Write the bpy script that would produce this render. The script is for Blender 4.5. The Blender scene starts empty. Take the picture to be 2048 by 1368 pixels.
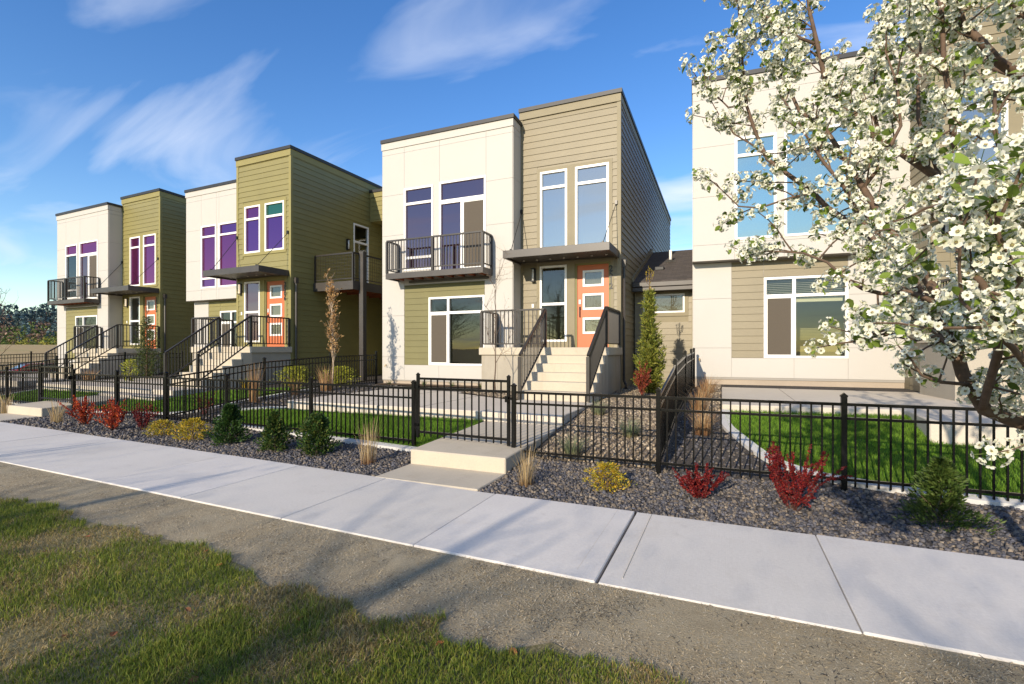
import bpy, bmesh, math, random
import numpy as np
from mathutils import Vector, Matrix
R = math.radians
random.seed(7)
rng = np.random.default_rng(7)
scene = bpy.context.scene
COL = scene.collection

# ------------------------------------------------------------------ camera
EYE = 1.46
TH = R(23.4)                    # the camera looks 23.4 degrees left of the middle house's normal
cam = bpy.data.cameras.new('camera')
cam.sensor_width = 36.0
cam.lens = 990.0 / 2048.0 * 36.0
cam.shift_y = 16.0 / 2048.0
cam.clip_start = 0.05
cam.clip_end = 3000
cam_o = bpy.data.objects.new('camera', cam)
COL.objects.link(cam_o)
cam_o.location = (0, 0, EYE)
cam_o.rotation_euler = (R(90), 0, TH)
scene.camera = cam_o

# ------------------------------------------------------------------ light
SUN_EL = R(21.5)
SUN_TRAVEL = Vector((0.150, 0.989))          # ground direction the light travels in
SUN_STR = 4.3
SKY_STR = 0.15
world = bpy.data.worlds.new('World')
scene.world = world
world.use_nodes = True
wn, wl = world.node_tree.nodes, world.node_tree.links
wn.clear()
w_out = wn.new('ShaderNodeOutputWorld')
w_bg = wn.new('ShaderNodeBackground')
sky = wn.new('ShaderNodeTexSky')
sky.sky_type = 'NISHITA'
sky.sun_disc = False
sky.sun_elevation = SUN_EL
sky.sun_rotation = math.atan2(-SUN_TRAVEL.x, -SUN_TRAVEL.y)
sky.altitude = 600
sky.air_density = 1.15
sky.dust_density = 0.15
sky.ozone_density = 1.9
# thin high cloud, laid on a flat layer far overhead
tc = wn.new('ShaderNodeTexCoord')
sep = wn.new('ShaderNodeSeparateXYZ')
wl.new(tc.outputs['Generated'], sep.inputs[0])
zz = wn.new('ShaderNodeMath'); zz.operation = 'MAXIMUM'; zz.inputs[1].default_value = 0.0
wl.new(sep.outputs['Z'], zz.inputs[0])
za = wn.new('ShaderNodeMath'); za.operation = 'ADD'; za.inputs[1].default_value = 0.16
wl.new(zz.outputs[0], za.inputs[0])
dx = wn.new('ShaderNodeMath'); dx.operation = 'DIVIDE'
dy = wn.new('ShaderNodeMath'); dy.operation = 'DIVIDE'
wl.new(sep.outputs['X'], dx.inputs[0]); wl.new(za.outputs[0], dx.inputs[1])
wl.new(sep.outputs['Y'], dy.inputs[0]); wl.new(za.outputs[0], dy.inputs[1])
cmb = wn.new('ShaderNodeCombineXYZ')
wl.new(dx.outputs[0], cmb.inputs['X']); wl.new(dy.outputs[0], cmb.inputs['Y'])
mp = wn.new('ShaderNodeMapping')
mp.inputs['Rotation'].default_value = (0, 0, R(20))
mp.inputs['Scale'].default_value = (0.9, 2.1, 1.0)
mp.inputs['Location'].default_value = (2.3, 0.9, 0.0)
wl.new(cmb.outputs[0], mp.inputs['Vector'])
n1 = wn.new('ShaderNodeTexNoise'); n1.inputs['Scale'].default_value = 1.15
n1.inputs['Detail'].default_value = 6; n1.inputs['Roughness'].default_value = 0.5; n1.inputs['Distortion'].default_value = 0.9
wl.new(mp.outputs[0], n1.inputs['Vector'])
n2 = wn.new('ShaderNodeTexNoise'); n2.inputs['Scale'].default_value = 0.55
n2.inputs['Detail'].default_value = 2; n2.inputs['Distortion'].default_value = 0.3
wl.new(mp.outputs[0], n2.inputs['Vector'])
mul = wn.new('ShaderNodeMath'); mul.operation = 'MULTIPLY'
wl.new(n1.outputs['Fac'], mul.inputs[0]); wl.new(n2.outputs['Fac'], mul.inputs[1])
cr = wn.new('ShaderNodeValToRGB')
cr.color_ramp.elements[0].position = 0.245; cr.color_ramp.elements[0].color = (0, 0, 0, 1)
cr.color_ramp.elements[1].position = 0.43; cr.color_ramp.elements[1].color = (0.75, 0.75, 0.75, 1)
wl.new(mul.outputs[0], cr.inputs[0])
hs = wn.new('ShaderNodeHueSaturation')
hs.inputs['Saturation'].default_value = 1.32
hs.inputs['Hue'].default_value = 0.512
wl.new(sky.outputs[0], hs.inputs['Color'])
mixc = wn.new('ShaderNodeMix'); mixc.data_type = 'RGBA'
wl.new(cr.outputs['Color'], mixc.inputs['Factor'])
wl.new(hs.outputs['Color'], mixc.inputs[6])
mixc.inputs[7].default_value = (4.6, 4.9, 5.5, 1)
w_bg.inputs['Strength'].default_value = SKY_STR
wl.new(mixc.outputs[2], w_bg.inputs['Color'])
wl.new(w_bg.outputs[0], w_out.inputs['Surface'])

sun = bpy.data.lights.new('sun', 'SUN')
sun.energy = SUN_STR
sun.angle = R(0.53)
sun.color = (1.0, 0.86, 0.67)
sun_o = bpy.data.objects.new('sun', sun)
COL.objects.link(sun_o)
ld = Vector((SUN_TRAVEL.x * math.cos(SUN_EL), SUN_TRAVEL.y * math.cos(SUN_EL), -math.sin(SUN_EL)))
sun_o.rotation_euler = ld.to_track_quat('-Z', 'Y').to_euler()
sun_o.location = (-5, -20, 12)

scene.view_settings.view_transform = 'Standard'
scene.view_settings.look = 'None'
scene.view_settings.gamma = 1.0
scene.view_settings.exposure = 0.53
scene.view_settings.use_curve_mapping = False
scene.render.engine = 'CYCLES'
scene.cycles.use_denoising = True
scene.cycles.max_bounces = 8
scene.cycles.transparent_max_bounces = 12
scene.cycles.sample_clamp_indirect = 6.0

# ------------------------------------------------------------------ materials
MATS = {}
def nodes_of(name):
    m = bpy.data.materials.new(name); m.use_nodes = True
    nt = m.node_tree; nt.nodes.clear()
    out = nt.nodes.new('ShaderNodeOutputMaterial')
    b = nt.nodes.new('ShaderNodeBsdfPrincipled')
    nt.links.new(b.outputs[0], out.inputs['Surface'])
    MATS[name] = m
    return m, nt, b, out
def rgba(c): return (c[0], c[1], c[2], 1.0)
def coords(nt, kind='world'):
    if kind == 'world':
        g = nt.nodes.new('ShaderNodeNewGeometry'); return g.outputs['Position']
    t = nt.nodes.new('ShaderNodeTexCoord'); return t.outputs['Object']
def noise(nt, vec, scale, detail=4, rough=0.55, stretch=None, dist=0.0):
    n = nt.nodes.new('ShaderNodeTexNoise')
    n.inputs['Scale'].default_value = scale; n.inputs['Detail'].default_value = detail
    n.inputs['Roughness'].default_value = rough; n.inputs['Distortion'].default_value = dist
    if stretch:
        m = nt.nodes.new('ShaderNodeMapping'); m.inputs['Scale'].default_value = stretch
        nt.links.new(vec, m.inputs['Vector']); vec = m.outputs[0]
    nt.links.new(vec, n.inputs['Vector'])
    return n.outputs['Fac']
def ramp(nt, fac, stops):
    r = nt.nodes.new('ShaderNodeValToRGB')
    e = r.color_ramp.elements
    while len(e) < len(stops): e.new(0.5)
    for k, (p, c) in enumerate(stops): e[k].position = p; e[k].color = rgba(c)
    nt.links.new(fac, r.inputs[0]); return r.outputs['Color']
def mixcol(nt, fac, a, b, mode='MIX'):
    m = nt.nodes.new('ShaderNodeMix'); m.data_type = 'RGBA'; m.blend_type = mode
    if hasattr(fac, 'is_linked'): nt.links.new(fac, m.inputs['Factor'])
    else: m.inputs['Factor'].default_value = fac
    for s, v in ((6, a), (7, b)):
        if hasattr(v, 'is_linked'): nt.links.new(v, m.inputs[s])
        else: m.inputs[s].default_value = rgba(v)
    return m.outputs[2]
def bump(nt, b, h, strength, dist=0.01):
    n = nt.nodes.new('ShaderNodeBump'); n.inputs['Strength'].default_value = strength; n.inputs['Distance'].default_value = dist
    nt.links.new(h, n.inputs['Height']); nt.links.new(n.outputs[0], b.inputs['Normal']); return n
def scaled(c, k): return tuple(min(1.0, x * k) for x in c)

def paint(name, c, rough=0.55, var=0.08, scale=3.0, grain=0.0, per_object=0.0, spec=0.4):
    m, nt, b, o = nodes_of(name)
    v = coords(nt)
    col = ramp(nt, noise(nt, v, scale, 5), [(0.3, scaled(c, 1 - var)), (0.7, scaled(c, 1 + var))])
    if per_object:
        oi = nt.nodes.new('ShaderNodeObjectInfo')
        col = mixcol(nt, 1.0, col, ramp(nt, oi.outputs['Random'], [(0, (1 - per_object,) * 3), (1, (1.0, 1.0, 1.0))]), 'MULTIPLY')
    b.inputs['Roughness'].default_value = rough
    b.inputs['Specular IOR Level'].default_value = spec
    if grain:
        g = noise(nt, v, 30, 6, 0.7, (0.25, 0.25, 5.0), 0.6)
        col = mixcol(nt, grain, col, ramp(nt, g, [(0.35, scaled(c, 0.55)), (0.65, scaled(c, 1.25))]))
        bump(nt, b, g, 0.25, 0.003)
    nt.links.new(col, b.inputs['Base Color'])
    return m

paint('white_panel', (0.45, 0.43, 0.395), 0.6, 0.014, 1.2)
paint('panel_backing', (0.30, 0.28, 0.25), 0.8, 0.03)
paint('vinyl', (0.80, 0.79, 0.76), 0.35, 0.02)
paint('olive_siding', (0.215, 0.188, 0.064), 0.5, 0.05, 2.0, 0.12, 0.09, spec=0.5)
paint('olive_trim', (0.235, 0.205, 0.074), 0.6, 0.05)
paint('lower_siding', (0.155, 0.142, 0.055), 0.6, 0.05, 2.0, 0.10, 0.07)
paint('taupe_siding', (0.215, 0.182, 0.112), 0.5, 0.06, 2.0, 0.26, 0.10, spec=0.45)
paint('taupe_trim', (0.222, 0.19, 0.118), 0.6, 0.06, 3.0, 0.12)
paint('bronze_metal', (0.052, 0.045, 0.040), 0.42, 0.12, 4.0, spec=0.5)
paint('fence_black', (0.004, 0.004, 0.004), 0.24, 0.2, 8.0, spec=0.28)
paint('rail_brown', (0.024, 0.020, 0.017), 0.40, 0.15, 6.0, spec=0.5)
paint('roof_cap', (0.022, 0.023, 0.026), 0.5, 0.15)
paint('door_orange', (0.50, 0.135, 0.052), 0.45, 0.04)
paint('black_plastic', (0.012, 0.012, 0.013), 0.35, 0.1)
paint('joist_wood', (0.30, 0.085, 0.035), 0.75, 0.25, 9.0)
paint('interior_wall', (0.50, 0.48, 0.34), 0.85, 0.04)
paint('interior_floor', (0.16, 0.11, 0.07), 0.5, 0.15)
paint('screen_mesh', (0.085, 0.070, 0.052), 0.8, 0.06, 60.0)
paint('curtain', (0.42, 0.41, 0.38), 0.9, 0.10, 6.0)
paint('galvanised', (0.55, 0.56, 0.56), 0.35, 0.08)
paint('brass', (0.45, 0.30, 0.10), 0.35, 0.08)
paint('car_red', (0.35, 0.02, 0.02), 0.25, 0.03); paint('car_blue', (0.035, 0.05, 0.09), 0.25, 0.03)
paint('car_white', (0.65, 0.65, 0.65), 0.25, 0.02); paint('rubber', (0.02, 0.02, 0.02), 0.8, 0.1)
paint('bark', (0.115, 0.075, 0.050), 0.85, 0.35, 35.0, 0.25)
paint('pale_bark', (0.36, 0.28, 0.20), 0.85, 0.30, 30.0)
paint('red_stem', (0.06, 0.02, 0.015), 0.8, 0.3, 30)
paint('asphalt', (0.05, 0.05, 0.052), 0.9, 0.2, 12)

def glow_mat(name, c, s):
    m, nt, b, o = nodes_of(name)
    b.inputs['Base Color'].default_value = rgba(c)
    b.inputs['Emission Color'].default_value = rgba(c); b.inputs['Emission Strength'].default_value = s
glow_mat('lamp_glow', (1.0, 0.80, 0.55), 0.5)
paint('lamp_glass', (0.62, 0.60, 0.55), 0.2, 0.05)

def concrete(name, c, broom=None, var=0.10, stain=0.15, rough=0.8, per_slab=0.0):
    m, nt, b, o = nodes_of(name)
    v = coords(nt)
    big = noise(nt, v, 0.9, 5, 0.6)
    fine = noise(nt, v, 45, 4, 0.7)
    col = ramp(nt, big, [(0.30, scaled(c, 1 - var)), (0.5, c), (0.72, scaled(c, 1 + var))])
    col = mixcol(nt, 0.25, col, ramp(nt, fine, [(0.3, scaled(c, 0.72)), (0.7, scaled(c, 1.2))]))
    if stain:
        st = noise(nt, v, 2.3, 6, 0.65, (1.0, 1.0, 0.25), 1.2)
        col = mixcol(nt, ramp(nt, st, [(0.55, (0, 0, 0)), (0.8, (stain * 2,) * 3)]), col, scaled((c[0], c[1] * 0.9, c[2] * 0.75), 0.62))
    if per_slab:
        oi = nt.nodes.new('ShaderNodeObjectInfo')
        col = mixcol(nt, 1.0, col, ramp(nt, oi.outputs['Random'], [(0, (1 - per_slab, 1 - per_slab, 1 - per_slab * 1.3)), (1, (1.0, 1.0, 1.0))]), 'MULTIPLY')
        blot = noise(nt, v, 7.0, 3, 0.5, None, 0.3)
        col = mixcol(nt, ramp(nt, blot, [(0.66, (0, 0, 0)), (0.74, (0.22, 0.22, 0.22))]), col, scaled(c, 0.6))
    nt.links.new(col, b.inputs['Base Color'])
    b.inputs['Roughness'].default_value = rough; b.inputs['Specular IOR Level'].default_value = 0.3
    if broom:
        h = noise(nt, v, 1.0, 3, 0.6, broom, 0.15)
        mixh = nt.nodes.new('ShaderNodeMath'); mixh.operation = 'ADD'
        nt.links.new(h, mixh.inputs[0]); nt.links.new(fine, mixh.inputs[1])
        bump(nt, b, mixh.outputs[0], 0.30, 0.004)
    else:
        bump(nt, b, fine, 0.22, 0.004)
    return m
concrete('sidewalk_concrete', (0.61, 0.575, 0.53), (150.0, 1.5, 1.0), 0.07, 0.12, per_slab=0.07)
concrete('patio_concrete', (0.53, 0.475, 0.395), (120.0, 2.0, 1.0), 0.07, 0.10)
concrete('step_concrete', (0.47, 0.415, 0.325), None, 0.10, 0.18)
concrete('porch_concrete', (0.36, 0.325, 0.265), None, 0.16, 0.28)
concrete('foundation', (0.36, 0.30, 0.235), None, 0.12, 0.2)
concrete('curb_concrete', (0.50, 0.49, 0.47), None, 0.06, 0.08)
concrete('joint_filler', (0.24, 0.205, 0.165), None, 0.15, 0.0)

def glass(name, tint, refl, see, gloss_tint=(0.9, 0.95, 1.0), film=0.25):
    """A window pane: part mirror, part tinted see-through."""
    m = bpy.data.materials.new(name); m.use_nodes = True; MATS[name] = m
    nt = m.node_tree; nt.nodes.clear()
    out = nt.nodes.new('ShaderNodeOutputMaterial')
    t = nt.nodes.new('ShaderNodeBsdfTransparent'); t.inputs[0].default_value = rgba(see)
    g = nt.nodes.new('ShaderNodeBsdfGlossy'); g.inputs['Color'].default_value = rgba(gloss_tint); g.inputs['Roughness'].default_value = 0.015
    v = coords(nt)
    bm_ = nt.nodes.new('ShaderNodeBump'); bm_.inputs['Strength'].default_value = 0.05; bm_.inputs['Distance'].default_value = 0.02
    nt.links.new(noise(nt, v, 0.8, 1), bm_.inputs['Height']); nt.links.new(bm_.outputs[0], g.inputs['Normal'])
    d = nt.nodes.new('ShaderNodeBsdfDiffuse'); d.inputs[0].default_value = rgba(tint)
    m1 = nt.nodes.new('ShaderNodeMixShader'); m1.inputs[0].default_value = film
    nt.links.new(t.outputs[0], m1.inputs[1]); nt.links.new(d.outputs[0], m1.inputs[2])
    lw = nt.nodes.new('ShaderNodeLayerWeight'); lw.inputs['Blend'].default_value = 0.35
    fr = nt.nodes.new('ShaderNodeMath'); fr.operation = 'MULTIPLY_ADD'
    nt.links.new(lw.outputs['Fresnel'], fr.inputs[0]); fr.inputs[1].default_value = 0.8; fr.inputs[2].default_value = refl
    fr.use_clamp = True
    m2 = nt.nodes.new('ShaderNodeMixShader')
    nt.links.new(fr.outputs[0], m2.inputs[0]); nt.links.new(m1.outputs[0], m2.inputs[1]); nt.links.new(g.outputs[0], m2.inputs[2])
    nt.links.new(m2.outputs[0], out.inputs['Surface'])
    return m
glass('glass_clear', (0.02, 0.02, 0.015), 0.035, (0.72, 0.73, 0.58), film=0.12)
glass('glass_sky', (0.13, 0.145, 0.145), 0.33, (0.35, 0.37, 0.36), (0.88, 0.90, 0.86), film=0.5)
glass('glass_teal', (0.12, 0.19, 0.19), 0.40, (0.15, 0.2, 0.2), (0.75, 0.97, 0.92), film=0.6)
glass('glass_purple', (0.14, 0.02, 0.10), 0.26, (0.2, 0.08, 0.2), (0.80, 0.24, 0.50))
glass('glass_violet', (0.10, 0.02, 0.14), 0.26, (0.12, 0.08, 0.2), (0.62, 0.26, 0.58))
glass('glass_plum', (0.06, 0.03, 0.05), 0.17, (0.15, 0.1, 0.15), (0.85, 0.60, 0.66))
glass('glass_green', (0.03, 0.13, 0.07), 0.20, (0.1, 0.25, 0.15), (0.40, 0.75, 0.45))
glass('glass_frost', (0.30, 0.30, 0.22), 0.05, (0.4, 0.4, 0.3))

def shingle_mat():
    m, nt, b, o = nodes_of('shingle')
    v = coords(nt)
    br = nt.nodes.new('ShaderNodeTexBrick')
    mp_ = nt.nodes.new('ShaderNodeMapping'); mp_.inputs['Scale'].default_value = (1, 1, 1)
    nt.links.new(v, mp_.inputs['Vector']); nt.links.new(mp_.outputs[0], br.inputs['Vector'])
    br.inputs['Scale'].default_value = 1.0; br.inputs['Brick Width'].default_value = 0.22; br.inputs['Row Height'].default_value = 0.13
    br.inputs['Mortar Size'].default_value = 0.006
    br.inputs['Color1'].default_value = (0.042, 0.036, 0.034, 1); br.inputs['Color2'].default_value = (0.085, 0.072, 0.066, 1); br.inputs['Mortar'].default_value = (0.02, 0.018, 0.017, 1)
    col = mixcol(nt, 0.4, br.outputs['Color'], ramp(nt, noise(nt, v, 60, 3), [(0.3, (0.02, 0.018, 0.018)), (0.7, (0.13, 0.11, 0.10))]))
    nt.links.new(col, b.inputs['Base Color']); b.inputs['Roughness'].default_value = 0.9
    bump(nt, b, br.outputs['Fac'], -0.5, 0.01)
shingle_mat()

def ground_mat(name, stops, scale, bump_s, fine=60, fine_amt=0.4, finestops=None):
    m, nt, b, o = nodes_of(name)
    v = coords(nt)
    col = ramp(nt, noise(nt, v, scale, 7, 0.65, None, 0.4), stops)
    f = noise(nt, v, fine, 5, 0.75)
    if finestops: col = mixcol(nt, fine_amt, col, ramp(nt, f, finestops))
    nt.links.new(col, b.inputs['Base Color']); b.inputs['Roughness'].default_value = 0.95
    b.inputs['Specular IOR Level'].default_value = 0.1
    bump(nt, b, f, bump_s, 0.02)
ground_mat('soil', [(0.3, (0.07, 0.048, 0.032)), (0.7, (0.15, 0.105, 0.07))], 5, 0.6, 50, 0.5, [(0.3, (0.04, 0.03, 0.02)), (0.7, (0.2, 0.15, 0.10))])
ground_mat('gravel_base', [(0.3, (0.035, 0.033, 0.034)), (0.7, (0.10, 0.09, 0.08))], 30, 0.8, 70, 0.5, [(0.35, (0.02, 0.02, 0.022)), (0.65, (0.16, 0.14, 0.12))])
ground_mat('tan_gravel_base', [(0.3, (0.11, 0.085, 0.055)), (0.7, (0.27, 0.215, 0.15))], 30, 0.8, 70, 0.5, [(0.35, (0.05, 0.04, 0.03)), (0.65, (0.36, 0.29, 0.21))])
ground_mat('dry_strip', [(0.25, (0.40, 0.32, 0.20)), (0.5, (0.53, 0.44, 0.29)), (0.75, (0.62, 0.53, 0.37))], 3.5, 0.9, 85, 0.45, [(0.32, (0.06, 0.05, 0.04)), (0.5, (0.26, 0.22, 0.15)), (0.7, (0.44, 0.39, 0.30))])
ground_mat('lawn_base', [(0.3, (0.17, 0.15, 0.065)), (0.7, (0.34, 0.28, 0.15))], 4, 0.8, 60, 0.4, [(0.35, (0.09, 0.085, 0.03)), (0.65, (0.40, 0.34, 0.20))])
ground_mat('turf_base', [(0.3, (0.04, 0.085, 0.012)), (0.7, (0.07, 0.13, 0.02))], 4, 0.6)
ground_mat('field', [(0.3, (0.36, 0.25, 0.12)), (0.5, (0.44, 0.31, 0.15)), (0.7, (0.28, 0.25, 0.09))], 0.12, 0.3, 3, 0.3, [(0.3, (0.22, 0.17, 0.07)), (0.7, (0.50, 0.37, 0.19))])
ground_mat('hill_ground', [(0.3, (0.04, 0.055, 0.02)), (0.7, (0.10, 0.08, 0.035))], 0.05, 0.3)

def attr_mat(name, rough=0.6, trans=0.25, spec=0.3, sheen=0.0):
    """Colour of each leaf, blade, petal or stone from the mesh's own colour attribute."""
    m, nt, b, o = nodes_of(name)
    a = nt.nodes.new('ShaderNodeAttribute'); a.attribute_name = 'Col'
    nt.links.new(a.outputs['Color'], b.inputs['Base Color'])
    b.inputs['Roughness'].default_value = rough; b.inputs['Specular IOR Level'].default_value = spec
    if trans:
        t = nt.nodes.new('ShaderNodeBsdfTranslucent'); nt.links.new(a.outputs['Color'], t.inputs[0])
        mx = nt.nodes.new('ShaderNodeMixShader'); mx.inputs[0].default_value = trans
        nt.links.new(b.outputs[0], mx.inputs[1]); nt.links.new(t.outputs[0], mx.inputs[2])
        nt.links.new(mx.outputs[0], o.inputs['Surface'])
attr_mat('leaf', 0.5, 0.35, 0.35)
attr_mat('petal', 0.7, 0.30, 0.2)
attr_mat('blade', 0.6, 0.35, 0.25)
attr_mat('stone', 0.75, 0.0, 0.35)
attr_mat('far_leaf', 0.9, 0.1, 0.1)

# ------------------------------------------------------------------ mesh helpers
def link(o, parent=None):
    COL.objects.link(o)
    if parent is not None: o.parent = parent
    return o
def tag(o, label=None, cat=None, group=None, kind=None):
    if label: o['label'] = label
    if cat: o['category'] = cat
    if group: o['group'] = group
    if kind: o['kind'] = kind
    return o
def empty(name, loc=(0, 0, 0), rz=0.0, label=None, cat=None, group=None):
    o = bpy.data.objects.new(name, None); COL.objects.link(o)
    o.location = loc; o.rotation_euler = (0, 0, rz); o.empty_display_size = 0.2
    return tag(o, label, cat, group)
def place(name, me, parent=None, loc=(0, 0, 0), rz=0.0, scale=None):
    o = bpy.data.objects.new(name, me); link(o, parent)
    o.location = loc
    if rz: o.rotation_euler = (0, 0, rz)
    if scale: o.scale = scale
    return o
class MB:
    """Collects boxes, bars, tubes and prisms for ONE mesh."""
    def __init__(s): s.v = []; s.f = []
    def box(s, x0, x1, y0, y1, z0, z1):
        n = len(s.v)
        s.v += [(x0, y0, z0), (x1, y0, z0), (x1, y1, z0), (x0, y1, z0), (x0, y0, z1), (x1, y0, z1), (x1, y1, z1), (x0, y1, z1)]
        s.f += [tuple(n + i for i in q) for q in ((0, 3, 2, 1), (4, 5, 6, 7), (0, 1, 5, 4), (1, 2, 6, 5), (2, 3, 7, 6), (3, 0, 4, 7))]
        return s
    def quad(s, a, b, c, d):
        n = len(s.v); s.v += [tuple(a), tuple(b), tuple(c), tuple(d)]; s.f.append((n, n + 1, n + 2, n + 3)); return s
    def prism(s, pts, axis, a, b):
        """pts: 2D outline; extruded from a to b along axis (0: pts are (y,z), 1: (x,z), 2: (x,y))."""
        n = len(s.v); k = len(pts)
        for t in (a, b):
            for p in pts:
                s.v.append((t, p[0], p[1]) if axis == 0 else ((p[0], t, p[1]) if axis == 1 else (p[0], p[1], t)))
        s.f.append(tuple(range(n, n + k))[::-1]); s.f.append(tuple(range(n + k, n + 2 * k)))
        for i in range(k):
            j = (i + 1) % k; s.f.append((n + i, n + j, n + k + j, n + k + i))
        return s
    def bar(s, p, q, w, h=None, up=(0, 0, 1)):
        """A rectangular bar from p to q, w across and h high."""
        h = h or w
        p = Vector(p); q = Vector(q); d = (q - p).normalized()
        u = Vector(up)
        if abs(d.dot(u)) > 0.98: u = Vector((0, 1, 0))
        a = d.cross(u).normalized() * (w / 2); c = a.cross(d).normalized() * (h / 2)
        n = len(s.v)
        for t in (p, q):
            for e in (-a - c, a - c, a + c, -a + c): s.v.append(tuple(t + e))
        s.f += [tuple(n + i for i in x) for x in ((0, 3, 2, 1), (4, 5, 6, 7), (0, 1, 5, 4), (1, 2, 6, 5), (2, 3, 7, 6), (3, 0, 4, 7))]
        return s
    def tube(s, pts, rad, sides=6, cap=True):
        pts = [Vector(p) for p in pts]; k = len(pts)
        if not hasattr(rad, '__len__'): rad = [rad] * k
        n = len(s.v); prev = None
        for i, p in enumerate(pts):
            d = (pts[min(i + 1, k - 1)] - pts[max(i - 1, 0)]).normalized()
            if prev is None:
                a = d.cross(Vector((0, 0, 1)))
                if a.length < 1e-3: a = d.cross(Vector((1, 0, 0)))
            else: a = prev - d * prev.dot(d)
            if a.length < 1e-6: a = d.orthogonal()
            a.normalize(); prev = a; b = d.cross(a)
            for j in range(sides):
                t = 2 * math.pi * j / sides
                s.v.append(tuple(p + (a * math.cos(t) + b * math.sin(t)) * rad[i]))
        for i in range(k - 1):
            for j in range(sides):
                j2 = (j + 1) % sides
                s.f.append((n + i * sides + j, n + i * sides + j2, n + (i + 1) * sides + j2, n + (i + 1) * sides + j))
        if cap:
            s.f.append(tuple(n + j for j in range(sides))[::-1]); s.f.append(tuple(n + (k - 1) * sides + j for j in range(sides)))
        return s
    def mesh(s, name, mat, smooth=False, bevel=0.0):
        me = bpy.data.meshes.new(name); me.from_pydata(s.v, [], s.f)
        if bevel:
            bm = bmesh.new(); bm.from_mesh(me)
            bmesh.ops.bevel(bm, geom=list(bm.edges), offset=bevel, segments=1, affect='EDGES', clamp_overlap=True)
            bm.to_mesh(me); bm.free()
        if mat: me.materials.append(MATS[mat])
        if smooth: me.polygons.foreach_set('use_smooth', [True] * len(me.polygons))
        me.update(); return me
    def build(s, name, mat, parent=None, loc=(0, 0, 0), rz=0.0, smooth=False, bevel=0.0):
        return place(name, s.mesh(name, mat, smooth, bevel), parent, loc, rz)
def arr_mesh(name, verts, faces, mat, cols=None, smooth=False):
    """Big meshes straight from arrays; faces is an N x k array, cols one colour per vertex."""
    verts = np.asarray(verts, np.float32); faces = np.asarray(faces, np.int32)
    me = bpy.data.meshes.new(name)
    n, k = faces.shape
    me.vertices.add(len(verts)); me.vertices.foreach_set('co', verts.ravel())
    me.loops.add(n * k); me.loops.foreach_set('vertex_index', faces.ravel())
    me.polygons.add(n); me.polygons.foreach_set('loop_start', np.arange(0, n * k, k, dtype=np.int32))
    me.polygons.foreach_set('loop_total', np.full(n, k, np.int32))
    if smooth: me.polygons.foreach_set('use_smooth', np.ones(n, bool))
    me.update(calc_edges=True)
    if cols is not None:
        a = me.color_attributes.new('Col', 'FLOAT_COLOR', 'POINT')
        c = np.ones((len(verts), 4), np.float32); c[:, :3] = cols
        a.data.foreach_set('color', c.ravel())
    if mat: me.materials.append(MATS[mat])
    return me
def unit(a): return a / np.maximum(np.linalg.norm(a, axis=-1, keepdims=True), 1e-9)
def leaves(cent, direc, length, width, cols, fold=0.25, droop=0.0, r=None):
    """Folded four-point leaves: base, two sides, tip. Returns verts, faces(tri), cols."""
    r = r or rng
    n = len(cent); d = unit(np.asarray(direc, float))
    rnd = unit(r.normal(size=(n, 3))); s = unit(np.cross(d, rnd)); nn = np.cross(s, d)
    L = np.broadcast_to(np.asarray(length, float).reshape(-1, 1), (n, 1)); W = np.broadcast_to(np.asarray(width, float).reshape(-1, 1), (n, 1))
    b = cent; mid = cent + d * L * 0.5 ; tip = cent + d * L + nn * L * (-droop)
    v = np.stack([b, mid + s * W * 0.5 + nn * W * fold, tip, mid - s * W * 0.5 + nn * W * fold], 1).reshape(-1, 3)
    base = np.arange(n)[:, None] * 4
    f = np.concatenate([base + np.array([[0, 1, 2]]), base + np.array([[0, 2, 3]])], 0)
    return v, f, np.repeat(cols, 4, 0)
def blades(pos, height, width, lean, cols_root, cols_tip, r=None):
    """Grass: a bent two-segment blade (5 points, 3 triangles)."""
    r = r or rng
    n = len(pos); a = r.uniform(0, 2 * math.pi, n)
    side = np.stack([np.cos(a), np.sin(a), np.zeros(n)], 1)
    b = r.uniform(0, 2 * math.pi, n)
    ln = np.stack([np.cos(b), np.sin(b), np.zeros(n)], 1) * np.asarray(lean).reshape(-1, 1)
    h = np.asarray(height).reshape(-1, 1); w = np.broadcast_to(np.asarray(width, float).reshape(-1, 1), (n, 1))
    up = np.array([[0, 0, 1.0]])
    p1 = pos + up * h * 0.55 + ln * h * 0.35; p2 = pos + up * h * (1 - 0.25 * np.asarray(lean).reshape(-1, 1)) + ln * h
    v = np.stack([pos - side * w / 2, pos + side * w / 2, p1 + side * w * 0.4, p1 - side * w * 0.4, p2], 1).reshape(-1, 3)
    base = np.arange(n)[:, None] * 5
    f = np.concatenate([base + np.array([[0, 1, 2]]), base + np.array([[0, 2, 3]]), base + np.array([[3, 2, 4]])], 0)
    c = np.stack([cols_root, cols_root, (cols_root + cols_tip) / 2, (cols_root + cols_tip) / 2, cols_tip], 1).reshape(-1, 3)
    return v, f, c
def in_poly(p, poly):
    x, y = p[:, 0], p[:, 1]; ins = np.zeros(len(p), bool); k = len(poly)
    for i in range(k):
        x0, y0 = poly[i]; x1, y1 = poly[(i + 1) % k]
        c = ((y0 > y) != (y1 > y)) & (x < (x1 - x0) * (y - y0) / ((y1 - y0) if abs(y1 - y0) > 1e-12 else 1e-12) + x0)
        ins ^= c
    return ins
def scatter(poly, n, r=None, holes=()):
    r = r or rng
    P = np.array(poly); lo, hi = P.min(0), P.max(0)
    q = r.uniform(lo, hi, size=(n, 2)); keep = in_poly(q, poly)
    for h in holes: keep &= ~in_poly(q, h)
    return q[keep]
def pick(pal, n, r=None, jitter=0.15):
    r = r or rng
    pal = np.array(pal); c = pal[r.integers(0, len(pal), n)]
    return np.clip(c * r.uniform(1 - jitter, 1 + jitter, (n, 1)), 0, 1)
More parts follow.
